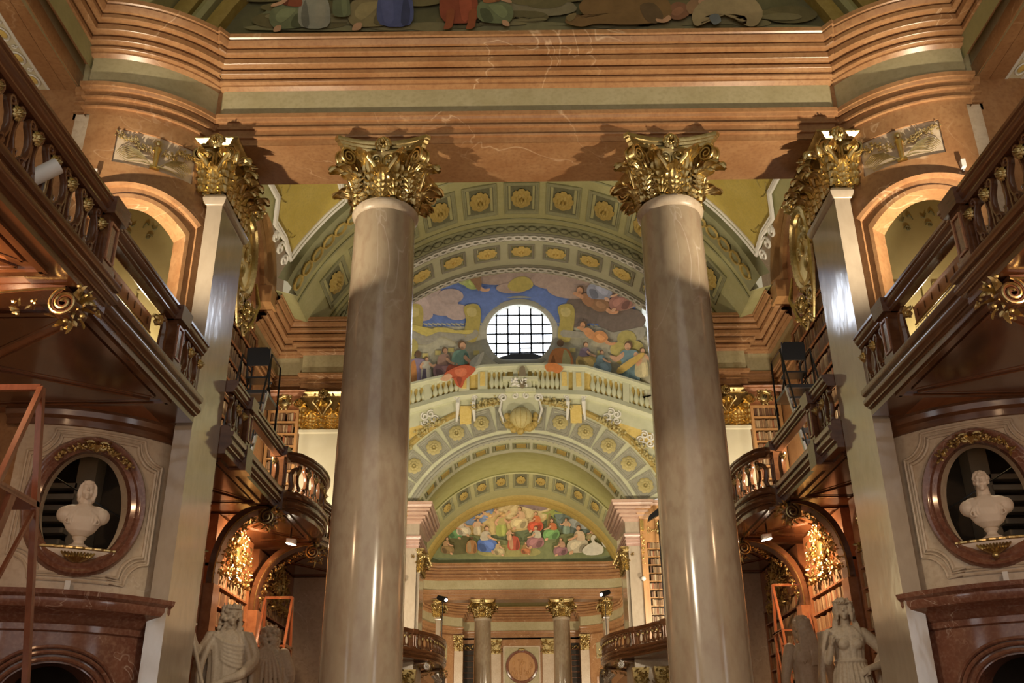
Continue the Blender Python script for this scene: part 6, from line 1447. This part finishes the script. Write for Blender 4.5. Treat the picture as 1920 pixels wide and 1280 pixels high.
def head(mb, c, sc=1.0, yaw=0, tilt=0, hair='curls', rnd=random, hl=.4):
    """head facing -y with brow, nose, lips, chin, ears, eye sockets left between brow and cheek"""
    m = MB()
    m.ball((0,0,.02), (.098,.118,.125), 16, 12); m.ball((0,-.035,-.055), (.075,.085,.095), 14, 10)         # skull, jaw
    m.ball((0,-.105,-.135), (.034,.028,.026), 8, 6)                                                       # chin
    m.tube([(0,-.112,.035),(0,-.135,-.012),(0,-.142,-.035)], [.012,.017,.024], 8)                          # nose
    for q in (-1, 1):
        m.tube([(q*.012,-.115,.04),(q*.045,-.112,.05),(q*.075,-.085,.04)], [.012,.016,.010], 6)           # brow
        m.ball((q*.042,-.10,.012), (.018,.014,.012), 8, 6)                                               # eyeball
        m.ball((q*.052,-.085,-.045), (.03,.025,.032), 8, 6)                                              # cheek
        m.ball((q*.10,0,-.01), (.016,.03,.042), 8, 6)                                                    # ear
    m.tube([(-.034,-.112,-.088),(0,-.128,-.082),(.034,-.112,-.088)], [.007,.012,.007], 6); m.tube([(-.03,-.11,-.102),(0,-.124,-.106),(.03,-.11,-.102)], [.007,.012,.007], 6)
    m.ball((0,.022,.038), (.112,.118,.122), 16, 12)                                                       # cap of hair
    if hair == 'short':
        for i in range(90):
            a = rnd.uniform(0,2*PI); b = rnd.uniform(.05,1.7); x, y, z = .112*math.sin(b)*math.cos(a), .022+.12*math.sin(b)*math.sin(a), .038+.122*math.cos(b)
            if y < -.05 and z < .105: continue
            m.ball((x,y,z), rnd.uniform(.014,.022), 6, 4)
    elif hair == 'bob':
        for q in (-1, 1):
            m.ball((q*.098,.02,-.03), (.034,.085,.13), 12, 9); m.ball((q*.088,.05,-.12), (.042,.075,.06), 12, 8)
            for k in range(5): m.tube([(q*.05,-.06+.03*k,.14),(q*.112,-.05+.032*k,.05),(q*.128,-.045+.034*k,-.06),(q*.105,-.03+.03*k,-.15)], [.008,.013,.014,.010], 6)
        m.ball((0,.10,-.07), (.1,.05,.11), 12, 9); m.tube([(-.07,-.085,.105),(0,-.1,.118),(.07,-.085,.105)], [.014,.018,.014], 6)
    else:
        for i in range(150):
            a = rnd.uniform(0,2*PI); b = rnd.uniform(0,1); z = .15-b*hl; rr = .115+.035*math.sin(min(1,b*1.4)*PI*.7); x, y = rr*math.cos(a), rr*math.sin(a)+.025
            if y < -.01 and z < .105 and abs(x) < .098: continue
            if z > .11: x *= .75; y *= .75
            if hair == 'curls': m.ball((x,y,z), rnd.uniform(.026,.042), 7, 5)
            else: m.tube([(x*.95,y*.95,z+.06),(x*1.05,y*1.05,z),(x,y,z-.07)], [.014,.028,.014], 6)
    ca, sa = math.cos(yaw), math.sin(yaw); ct, st = math.cos(tilt), math.sin(tilt)
    def T(x, y, z):
        y, z = y*ct-z*st, y*st+z*ct
        return (c[0]+sc*(x*ca-y*sa), c[1]+sc*(x*sa+y*ca), c[2]+sc*z)
    m.map(T); mb.add(m.v, m.f)
def hand(mb, c, d, up, sc=1.0, curl=.6):
    """palm with five unequal, bent fingers; d = pointing direction, up = back of the hand"""
    c = Vector(c); d = Vector(d).normalized(); up = Vector(up); up = (up-up.dot(d)*d).normalized(); sd_ = d.cross(up)
    m = MB(); m.ball((0,0,0), (1,1,1), 10, 8); mm = [c+d*(x*.06*sc)+sd_*(y*.05*sc)+up*(z*.024*sc) for x, y, z in m.v]; mb.add(mm, m.f)
    for k, (o, L) in enumerate(((-.038,.075),(-.013,.09),(.013,.085),(.037,.065))):
        b = c+d*.045*sc+sd_*o*sc; k1 = b+d*L*.45*sc; k2 = k1+(d*math.cos(curl)-up*math.sin(curl))*L*.4*sc; k3 = k2+(d*math.cos(curl*2)-up*math.sin(curl*2))*L*.35*sc
        mb.tube([b,k1,k2,k3], [.014*sc,.0135*sc,.012*sc,.010*sc], 7)
    b = c-sd_*.045*sc-d*.01*sc; mb.tube([b, b-sd_*.025*sc+d*.035*sc-up*.01*sc, b-sd_*.012*sc+d*.075*sc-up*.03*sc], [.016*sc,.015*sc,.011*sc], 7)
def fused(mb, name, mats, parent, loc_m, vox=.013, sm=1):
    me = mb.mesh(name, mats, 1, True, 180); o = bpy.data.objects.new(name, me); COL.objects.link(o); o.parent = parent
    o.matrix_basis = loc_m
    r = o.modifiers.new('fuse', 'REMESH'); r.mode = 'VOXEL'; r.voxel_size = vox; r.use_smooth_shade = True
    q = o.modifiers.new('soften', 'SMOOTH'); q.factor = .5; q.iterations = sm
    return o
def statue(label, x, y, zb, rot, H, build):
    t = thing('statue', label, 'statue', (x, y, 0)); m = MB(); extra = build(m)
    k = H/2.55; loc = Matrix.Translation((0,0,zb)) @ Matrix.Rotation(rot, 4, 'Z') @ Matrix.Scale(k, 4)
    fused(m, 'figure', 'statue', t, loc)
    for nm, e, mt in (extra or []):
        o = bpy.data.objects.new(nm, e.mesh(nm, mt, 1, True, 60)); COL.objects.link(o); o.parent = t; o.matrix_basis = loc
    MB().box(x-.5,x+.5,y-.5,y+.5,0,.25).box(x-.42,x+.42,y-.42,y+.42,.25,zb-.18).box(x-.48,x+.48,y-.48,y+.48,zb-.18,zb).build('pedestal', 'stone', t, 1, False)
    return t
def king(m):
    rnd = random.Random(41)
    loft(m, [(0,0,0,.46,.36),(0,0,.4,.42,.32),(0,0,.9,.36,.27),(.02,0,1.25,.33,.24),(.0,0,1.55,.31,.22),(0,0,1.85,.36,.22),(0,.01,2.02,.30,.19),(0,.02,2.12,.14,.13)], 40, 11, .05)
    limb(m, [(0,.02,2.08),(0,.0,2.25)], [.10,.085])
    head(m, (.0,-.03,2.36), 1.12, .35, .05, 'curls', rnd, .52)
    for i in range(46):   # long locks down to the chest
        q = rnd.choice((-1,1)); m.ball((q*rnd.uniform(.08,.19), rnd.uniform(-.06,.12), rnd.uniform(1.98,2.22)), rnd.uniform(.035,.05), 7, 5)
    limb(m, [(-.30,0,1.98),(-.47,.0,1.72),(-.56,-.14,1.86),(-.6,-.26,2.02)], [.12,.105,.075,.05]); hand(m, (-.61,-.29,2.06), (.1,-.5,.9), (-1,0,.1), 1.25, 1.1)
    limb(m, [(.30,0,1.96),(.44,-.08,1.62),(.28,-.3,1.38),(.0,-.38,1.27)], [.13,.115,.085,.055]); hand(m, (-.06,-.40,1.24), (-.95,-.2,-.2), (0,-.5,.8), 1.3, .8)
    # cloak: collar, mantle hanging over both arms, heavy folds
    loft(m, [(.05,.16,0,.55,.2),(.05,.18,.8,.5,.18),(.03,.16,1.5,.46,.17),(0,.1,1.95,.40,.16),(0,.05,2.1,.2,.12)], 36, 9, .08)
    for q, x0 in ((1,.42),(-1,-.42)):
        for k in range(5): limb(m, [(q*(.2+.04*k),-.1+.03*k,2.06),(q*(.36+.03*k),-.16+.05*k,1.7),(q*(.44+.02*k),-.12+.06*k,1.2),(q*(.42+.03*k),-.05+.05*k,.4)], [.035,.06,.055,.05], 7)
    for k in range(6): limb(m, [(-.26+.02*k,-.13,2.02-.05*k),(-.05,-.215,1.88-.06*k),(.2,-.19,1.84-.07*k),(.34,-.08,1.9-.07*k)], [.02,.03,.03,.02], 6)
    for k in range(5): limb(m, [(.34,-.2,1.36-.05*k),(.05,-.29,1.14-.07*k),(-.2,-.27,1.08-.08*k),(-.34,-.12,1.15-.09*k)], [.03,.04,.04,.03], 6)
    cr = MB()
    for k in range(9):
        a = 2*PI*k/9; cr.tube([(.0+.135*math.cos(a), -.02+.14*math.sin(a), 2.47), (.0+.15*math.cos(a), -.02+.155*math.sin(a), 2.56)], [.022,.008], 6)
    cr.tube([(.135*math.cos(2*PI*k/20), -.02+.14*math.sin(2*PI*k/20), 2.47) for k in range(20)], .022, 6, closed=True)
    st = MB().tube([(-.72,-.24,2.28),(-.60,-.31,2.0),(-.30,-.42,1.1),(-.1,-.5,.5)], .033, 8)
    return [('crown', cr, 'statue'), ('staff', st, 'statue')]
def cloaked(m):
    rnd = random.Random(42)
    loft(m, [(0,0,0,.50,.42),(0,0,.5,.47,.38),(0,0,1.0,.44,.33),(0,0,1.5,.41,.28),(0,0,1.8,.38,.25),(0,.0,1.98,.28,.2),(0,.02,2.1,.15,.14)], 44, 10, .07)
    limb(m, [(0,.02,2.05),(0,.0,2.22)], [.11,.09]); head(m, (0,-.02,2.33), 1.12, 0, -.1, 'curls', rnd, .5)
    for i in range(30): m.ball((rnd.uniform(-.15,.15), rnd.uniform(.06,.17), rnd.uniform(2.0,2.3)), rnd.uniform(.035,.05), 7, 5)
    for k in range(9):   # folds falling from both shoulders across the back
        u = -1+2*k/8; limb(m, [(u*.12,.2,2.02),(u*.3,.28,1.7),(u*.42,.33,1.2),(u*.46+.05,.38,.3)], [.02,.035,.04,.045], 7)
    for k in range(4): limb(m, [(-.3,.1,1.96-.07*k),(-.08,.25,1.84-.1*k),(.14,.25,1.86-.1*k),(.33,.08,1.98-.07*k)], [.02,.03,.03,.02], 6)
    for q in (-1, 1): limb(m, [(q*.3,0,1.95),(q*.44,-.05,1.6),(q*.34,-.25,1.35)], [.13,.11,.07]); hand(m, (q*.3,-.3,1.3), (-q*.6,-.7,-.3), (0,-.3,1), 1.2, .8)
def lady(m):
    rnd = random.Random(43)
    loft(m, [(0,0,0,.46,.38),(0,0,.5,.42,.34),(0,0,1.0,.36,.28),(0,0,1.3,.31,.24),(0,0,1.5,.235,.185),(0,0,1.72,.26,.2),(0,0,1.92,.31,.19),(0,.01,2.02,.24,.15),(0,.02,2.1,.1,.09)], 44, 14, .045)
    for q in (-1, 1): m.ball((q*.11,-.17,1.77), (.1,.08,.095), 12, 9)
    limb(m, [(0,.0,2.04),(0,-.01,2.24)], [.085,.07]); head(m, (0,-.03,2.35), 1.05, -.25, 0, 'locks', rnd, .3)
    for q in (-1, 1):
        for k in range(3): limb(m, [(q*.10,.02+.03*k,2.32),(q*(.15+.02*k),-.02,2.12),(q*(.17+.02*k),-.1,1.92),(q*(.16+.02*k),-.16,1.75)], [.03,.035,.03,.018], 7)
    limb(m, [(.28,0,1.95),(.52,.0,1.72),(.62,-.02,1.52),(.42,-.12,1.42),(.26,-.18,1.38)], [.105,.105,.09,.07,.05]); hand(m, (.22,-.22,1.36), (-.8,-.3,-.4), (.2,-.9,.3), 1.15, .5)
    limb(m, [(-.28,0,1.95),(-.42,-.02,1.66),(-.4,-.2,1.5),(-.34,-.3,1.72)], [.105,.10,.075,.048]); hand(m, (-.34,-.33,1.78), (.1,-.3,1), (-.9,-.3,0), 1.15, 1.0)
    m.tube([(.25*math.cos(2*PI*k/24), .2*math.sin(2*PI*k/24), 1.5) for k in range(24)], .028, 7, closed=True)
    for k in range(12):
        a = PI*1.05+PI*.9*k/11; limb(m, [(.25*math.cos(a),.2*math.sin(a),1.46),(.34*math.cos(a),.28*math.sin(a),1.0),(.44*math.cos(a),.36*math.sin(a),.2)], [.02,.035,.04], 6)
    for k in range(5): limb(m, [(-.34-.03*k,-.2+.06*k,1.98),(-.46,-.22+.05*k,1.7),(-.52,-.16+.05*k,1.2),(-.5,-.1+.05*k,.5)], [.03,.05,.05,.04], 7)
    for k in range(5): limb(m, [(.5,-.05+.03*k,1.62-.02*k),(.44,.1,1.45-.05*k),(.5,.12,1.15-.06*k),(.42,.05,.85-.05*k)], [.04,.05,.05,.03], 7)
    w = MB()
    for k in range(22):
        a = 2*PI*k/22; c = Vector((.125*math.cos(a), -.02+.135*math.sin(a), 2.45+.02*math.sin(a))); d = Vector((math.cos(a+.8), math.sin(a+.8), .8)).normalized(); e = d.cross(Vector((0,0,1))).normalized()*.018
        w.add([c, c+d*.04+e, c+d*.085, c+d*.04-e, c+d*.04+Vector((math.cos(a),math.sin(a),0))*.02], [(0,1,4),(1,2,4),(2,3,4),(3,0,4)])
    w.tube([(.125*math.cos(2*PI*k/20), -.02+.135*math.sin(2*PI*k/20), 2.45) for k in range(20)], .016, 6, closed=True)
    return [('laurel_wreath', w, 'statue')]
def longhair(m):
    rnd = random.Random(44)
    loft(m, [(0,0,0,.44,.36),(0,0,.6,.38,.3),(0,0,1.05,.33,.25),(0,0,1.25,.27,.2),(0,0,1.5,.26,.18),(0,0,1.8,.33,.19),(0,0,1.95,.30,.17),(0,.01,2.06,.14,.12)], 40, 8, .05)
    for q in (-1, 1): m.ball((q*.15,.12,1.8), (.12,.08,.15), 10, 8)   # shoulder blades
    limb(m, [(0,.01,2.04),(0,.0,2.24)], [.085,.075]); head(m, (0,-.02,2.35), 1.1, 0, 0, 'locks', rnd, .35)
    for k in range(26): u = rnd.uniform(-1,1); z = rnd.uniform(1.65,1.8); limb(m, [(u*.1,.1,2.42),(u*.15,.16,2.2),(u*.17+rnd.uniform(-.03,.03),.19,1.98),(u*.18+rnd.uniform(-.04,.04),.2,z)], [.03,.036,.034,.015], 6)
    for q in (-1, 1): limb(m, [(q*.3,0,1.95),(q*.43,.05,1.6),(q*.46,-.02,1.25),(q*.42,-.12,1.05)], [.115,.10,.07,.05]); hand(m, (q*.41,-.15,1.0), (-q*.1,-.3,-1), (q,0,0), 1.15, .5)
    for k in range(8): limb(m, [(-.34+.1*k,.22,1.16-.02*k),(-.36+.1*k,.3,.7),(-.4+.11*k,.34,.1)], [.03,.045,.045], 7)
statue('marble king statue with crown, long curls and staff left of the left column', -5.22, 17.0, 1.78, .25, 2.55, king)
statue('cloaked marble statue seen from behind to the right of the crowned king', -5.02, 19.0, 1.78, PI-.1, 2.5, cloaked)
statue('marble lady statue with laurel wreath and hand on hip at the right', 5.38, 17.0, 1.78, -.12, 2.55, lady)
statue('long haired marble statue seen from behind beside the laurel lady', 5.12, 18.7, 1.75, PI+.15, 2.52, longhair)
def bust(label, s, hair):
    P = Vector(pm(29, 4.585, -.14)); x = P.x if s < 0 else -P.x; t = thing('bust', label, 'bust', (x, P.y, 4.585)); rnd = random.Random(50+s); m = MB()
    limb(m, [(0,.02,.60),(0,0,.78)], [.105,.085])
    loft(m, [(0,.0,.19,.10,.09),(0,-.02,.26,.19,.13),(0,-.02,.36,.25,.15),(0,-.01,.46,.31,.155),(0,0,.54,.33,.14),(0,.0,.60,.26,.12),(0,.01,.66,.12,.10)], 36, 6, .015)
    for q in (-1, 1):
        m.ball((q*.245,.0,.50), (.125,.125,.125), 14, 10); m.ball((q*.15,.0,.585), (.14,.1,.07), 12, 8)
        for k in range(4): limb(m, [(q*(.05+.02*k),-.085,.63-.01*k),(q*(.10+.03*k),-.135,.53-.02*k),(q*(.10+.045*k),-.15,.42-.015*k),(q*(.06+.04*k),-.125,.31+.012*k)], [.008,.012,.013,.009], 6)
    head(m, (0,-.03,.88), 1.0, -.05*s, .0, hair, rnd, .30)
    ang = Matrix.Rotation(R_(24)*(-s), 4, 'Z')
    fused(m, 'figure', 'bust', t, ang @ Matrix.Scale(.98, 4), .009, 2)
    mb = MB().lathe([(.16,0),(.16,.03),(.13,.05),(.08,.08),(.065,.12),(.09,.15),(.10,.17),(.07,.19),(.08,.22)], (x,P.y,4.585), 24); mb.build('socle', 'bust', t)
bust('white marble bust of a man with bobbed hair in the left oval niche', -1, 'bob')
bust('white marble bust of a short haired man in the right oval niche', 1, 'short')

# ================================================================== LADDERS, STEPS, LAMPS
def ladder(label, x0, x1, yt, ztop=5.22, zp=4.1, sp=(1.3, 1.6), wood='ladder'):
    t = thing('library_ladder', label, 'ladder', ((x0+x1)/2, yt, 0)); f, b = sp
    for x in (x0, x1):
        MB().bar((x,yt,ztop),(x,yt+b,0),.06,.06).build('rear_leg', wood, t, 1, False)
        MB().bar((x,yt-.12,zp),(x,yt-.12-f,0),.05,.1).build('stringer', wood, t, 1, False)
        MB().bar((x,yt-.0,ztop),(x,yt-.42,zp),.055,.055).build('handrail', wood, t, 1, False)
        MB().bar((x,yt-.42,zp),(x,yt-.45-f*.9,.9),.05,.05).build('handrail', wood, t, 1, False)
        MB().bar((x,yt+.38,zp),(x,yt-.12-f*.55,1.9),.035,.035).build('brace', wood, t, 1, False)
        MB().bar((x,yt-.4,zp),(x,yt+.4,zp),.06,.05).build('side_rail', wood, t, 1, False)
    MB().bar((x0,yt,ztop),(x1,yt,ztop),.06,.06).build('top_bar', wood, t, 1, False)
    MB().box(x0-.03,x1+.03,yt-.45,yt+.4,zp-.04,zp).build('platform', wood, t, 1, False)
    for k in range(1, 15):
        z = zp*k/15; y = yt-.12-f*(1-k/15); MB().box(x0,x1,y-.09,y+.09,z-.018,z+.018).build('rung', wood, t, 1, False)
    MB().bar((x0,yt+b*.55,2.35),(x1,yt+b*.55,2.35),.04,.05).build('crossbar', wood, t, 1, False)
    return t
ladder('tall red brown library ladder cropped by the left edge under the balcony', -5.85, -5.08, 9.0)
ladder('red brown library ladder in the left alcove behind the cloaked statue', -6.2, -5.56, 22.9, 5.42, 4.3, (.8, 1.1))
ladder('red brown library ladder in the right alcove behind the long haired statue', 5.68, 6.35, 22.6, 5.55, 4.5, (.8, 1.1))
for s in (-1, 1):
    sx = -s; sd = side(s)
    t = thing('rolling_steps', 'black metal rolling steps with platform on the %s middle gallery' % sd, 'steps', (s*6.3, 20.8, 7.0))
    x0, x1 = -6.75, -6.05
    for x in (x0, x1):
        MB().bar((x,19.5,7.0),(x,20.7,9.75),.05,.09).build('stringer', 'steel' if x == x1 else 'black', t, sx, False)
        MB().bar((x,21.7,7.0),(x,21.7,9.75),.045,.045).build('rear_leg', 'black', t, sx, False)
        MB().tube([(x,19.7,7.9),(x,20.8,10.75),(x,21.65,10.75),(x,21.7,9.75)], .022, 7).build('handrail', 'black', t, sx)
        MB().tube([(x,20.75,9.75),(x,20.75,10.75)], .02, 6).build('rail_post', 'black', t, sx)
    MB().box(x0,x1,20.6,21.75,9.70,9.78).build('platform', 'black', t, sx, False)
    for k in range(8):
        z = 7.3+k*.3; y = 19.5+(z-7)*1.2/2.75; MB().box(x0,x1,y-.1,y+.12,z-.02,z+.02).build('tread', 'black', t, sx, False)
    c = thing('folding_chair', 'black folding chair standing on the %s rolling steps' % sd, 'chair', (s*6.4, 21.1, 9.78))
    a0, a1 = -6.68, -6.16
    for x in (a0, a1):
        MB().tube([(x,21.5,9.78),(x,21.05,10.25),(x,20.95,11.0)], .018, 6).build('frame_rail', 'black', c, sx)
        MB().tube([(x,20.9,9.78),(x,21.3,10.25)], .016, 6).build('leg', 'black', c, sx)
    MB().box(a0,a1,20.95,21.4,10.22,10.26).build('seat', 'black', c, sx, False)
    MB().prism([(a0-.02,20.98,10.55),(a1+.02,20.98,10.55),(a1+.02,20.93,10.92),(a1-.05,20.92,11.0),(a0+.05,20.92,11.0),(a0-.02,20.93,10.92)], (0,.025,0)).build('backrest', 'black', c, sx, False)
    # balcony flood lamps
    t = thing('floor_floodlight', 'small black floodlight on the deck behind the wire net of the %s balcony' % sd, 'floodlight', (s*5.75, 11.6, 7.0))
    MB().tube([(-5.75,11.6,7.0),(-5.75,11.6,7.22)], .015, 6).build('stand', 'black', t, sx)
    MB().tube([(-5.80,11.45,7.20),(-5.72,11.7,7.32)], [.05,.075], 10).build('housing', 'black', t, sx)
    MB().tube([(-5.72,11.68,7.19),(-5.70,11.78,7.25),(-5.72,11.74,7.36),(-5.74,11.66,7.38)], .012, 6).build('yoke', 'steel', t, sx)
    # round lamp under the balcony
    t = thing('soffit_lamp', 'round lamp set into the %s balcony soffit' % sd, 'lamp', (s*6.05, 8.25, 6.5))
    MB().lathe([(.0,-.08),(.09,-.08),(.1,-.05),(.1,.08)], (s*6.05,8.25,6.5), 16).build('housing', 'white', t)
    l = bpy.data.lights.new('soffit_light', 'POINT'); l.energy = 110; l.color = WARM2; l.shadow_soft_size = .08
    lo = bpy.data.objects.new('soffit_light', l); COL.objects.link(lo); lo.location = (s*6.3, 8.3, 6.25)
    # lamp poles on the far gallery
    t = thing('lamp_pole', 'black spotlight on a thin pole at the %s far gallery rail' % sd, 'spotlight', (s*4.35, 51.6, 7.9))
    x, z = (-4.25, 10.0) if s < 0 else (-4.35, 10.2)
    MB().tube([(x,51.6,7.9),(x,51.6,z)], .02, 6).build('pole', 'black', t, sx)
    MB().tube([(x-.25,51.6,z+.15),(x+.2,51.4,z-.02)], [.12,.16], 10).build('housing', 'black', t, sx)
    MB().ball((x+.21,51.39,z-.025), .07, 10, 8).build('bulb', 'lampglow', t, sx)
    t = thing('camera_ball', 'tiny white ball lamp on the honey wood post of the %s far bookcase' % sd, 'lamp', (s*5.95, 47.6, 10.3))
    MB().ball((-5.95,47.62,10.3), .12, 10, 8).build('globe', 'white', t, sx)
t = thing('clip_spotlight', 'pale cylinder spotlight clipped inside the left balcony balusters', 'spotlight', (-5.3, 8.3, 7.3))
MB().tube([(-5.20,8.18,7.20),(-4.98,8.24,7.40)], .085, 14).build('housing', 'white', t)
MB().bar((-5.12,8.3,7.1),(-5.12,8.3,7.35),.03).build('clip', 'steel', t)
t = thing('wall_floodlight', 'black floodlight on a pole beside the right far bookcase', 'floodlight', (6.6, 46.8, 8.0))
MB().tube([(6.75,46.8,7.9),(6.75,46.8,13.0)], .03, 6).build('pole', 'black', t)
MB().hexa([(6.2,46.6,12.9),(6.9,46.6,13.3),(6.9,46.9,13.3),(6.2,46.9,12.9),(6.3,46.6,13.2),(6.8,46.6,13.6),(6.8,46.9,13.6),(6.3,46.9,13.2)]).build('housing', 'black', t, 1, False)

# ================================================================== BOOKS
ORD = ['lowest','second','third','fourth','fifth','sixth','seventh','eighth','ninth','tenth','eleventh','twelfth','thirteenth','fourteenth']
bmesh_ = {}
for i in range(len(BOOKC)):
    m = MB().hexa([(-.5,-.5,0),(.5,-.5,0),(.5,.5,0),(-.5,.5,0),(-.5,-.5,1),(.5,-.5,1),(.5,.5,1),(-.5,.5,1)])
    m.add([(-.5,-.5,0),(-.25,-.56,0),(.25,-.56,0),(.5,-.5,0),(-.5,-.5,1),(-.25,-.56,1),(.25,-.56,1),(.5,-.5,1)], [(0,1,5,4),(1,2,6,5),(2,3,7,6),(4,5,6,7),(3,2,1,0)])
    bmesh_[i] = m.mesh('book', 'book%d' % i, 1, False)
def in_frame(p):
    q = _M.transposed() @ (p-CAMO); x = 960+FPX*q.x/-q.z; y = 640-FPX*q.y/-q.z
    if not (0 < x < 1920 and 0 < y < 1280 and q.z < 0): return False
    # hidden by the foreground columns or pilasters
    for cx_, cy_, r in ((-2.58,14.8,.62),(2.58,14.8,.62)):
        if p.y > cy_:
            u = CAMO.x+(p.x-CAMO.x)*cy_/p.y
            if abs(u-cx_) < r: return False
    if p.y > 15.4:
        u = CAMO.x+(p.x-CAMO.x)*14.2/p.y
        if abs(u) > 5.3: return False
    return True
vis = [b for b in BOOKS if in_frame(b[1].translation)]
vis.sort(key=lambda b: -b[0])
solo = vis[:300]; ids = set(id(b) for b in solo)
for b in solo:
    o = put(bmesh_[b[2]], 'book', None, b[1])
    up = b[4]-1-b[3]
    meta(o, 'old leather book, %s row from the top of %s' % (('topmost' if up == 0 else ORD[up]), b[5]), 'book', 'books on %s' % b[5])
rest = MB(); bm_m = ['book%d' % i for i in range(len(BOOKC))]
for b in BOOKS:
    if id(b) in ids: continue
    rest.cur = b[2]; me = bmesh_[b[2]]
    rest.add([b[1] @ v.co for v in me.vertices], [tuple(p_.vertices) for p_ in me.polygons])
o = rest.build('books', bm_m, None, 1, False); meta(o, 'remaining rows of old leather books filling the shelves', 'books', kind='stuff')
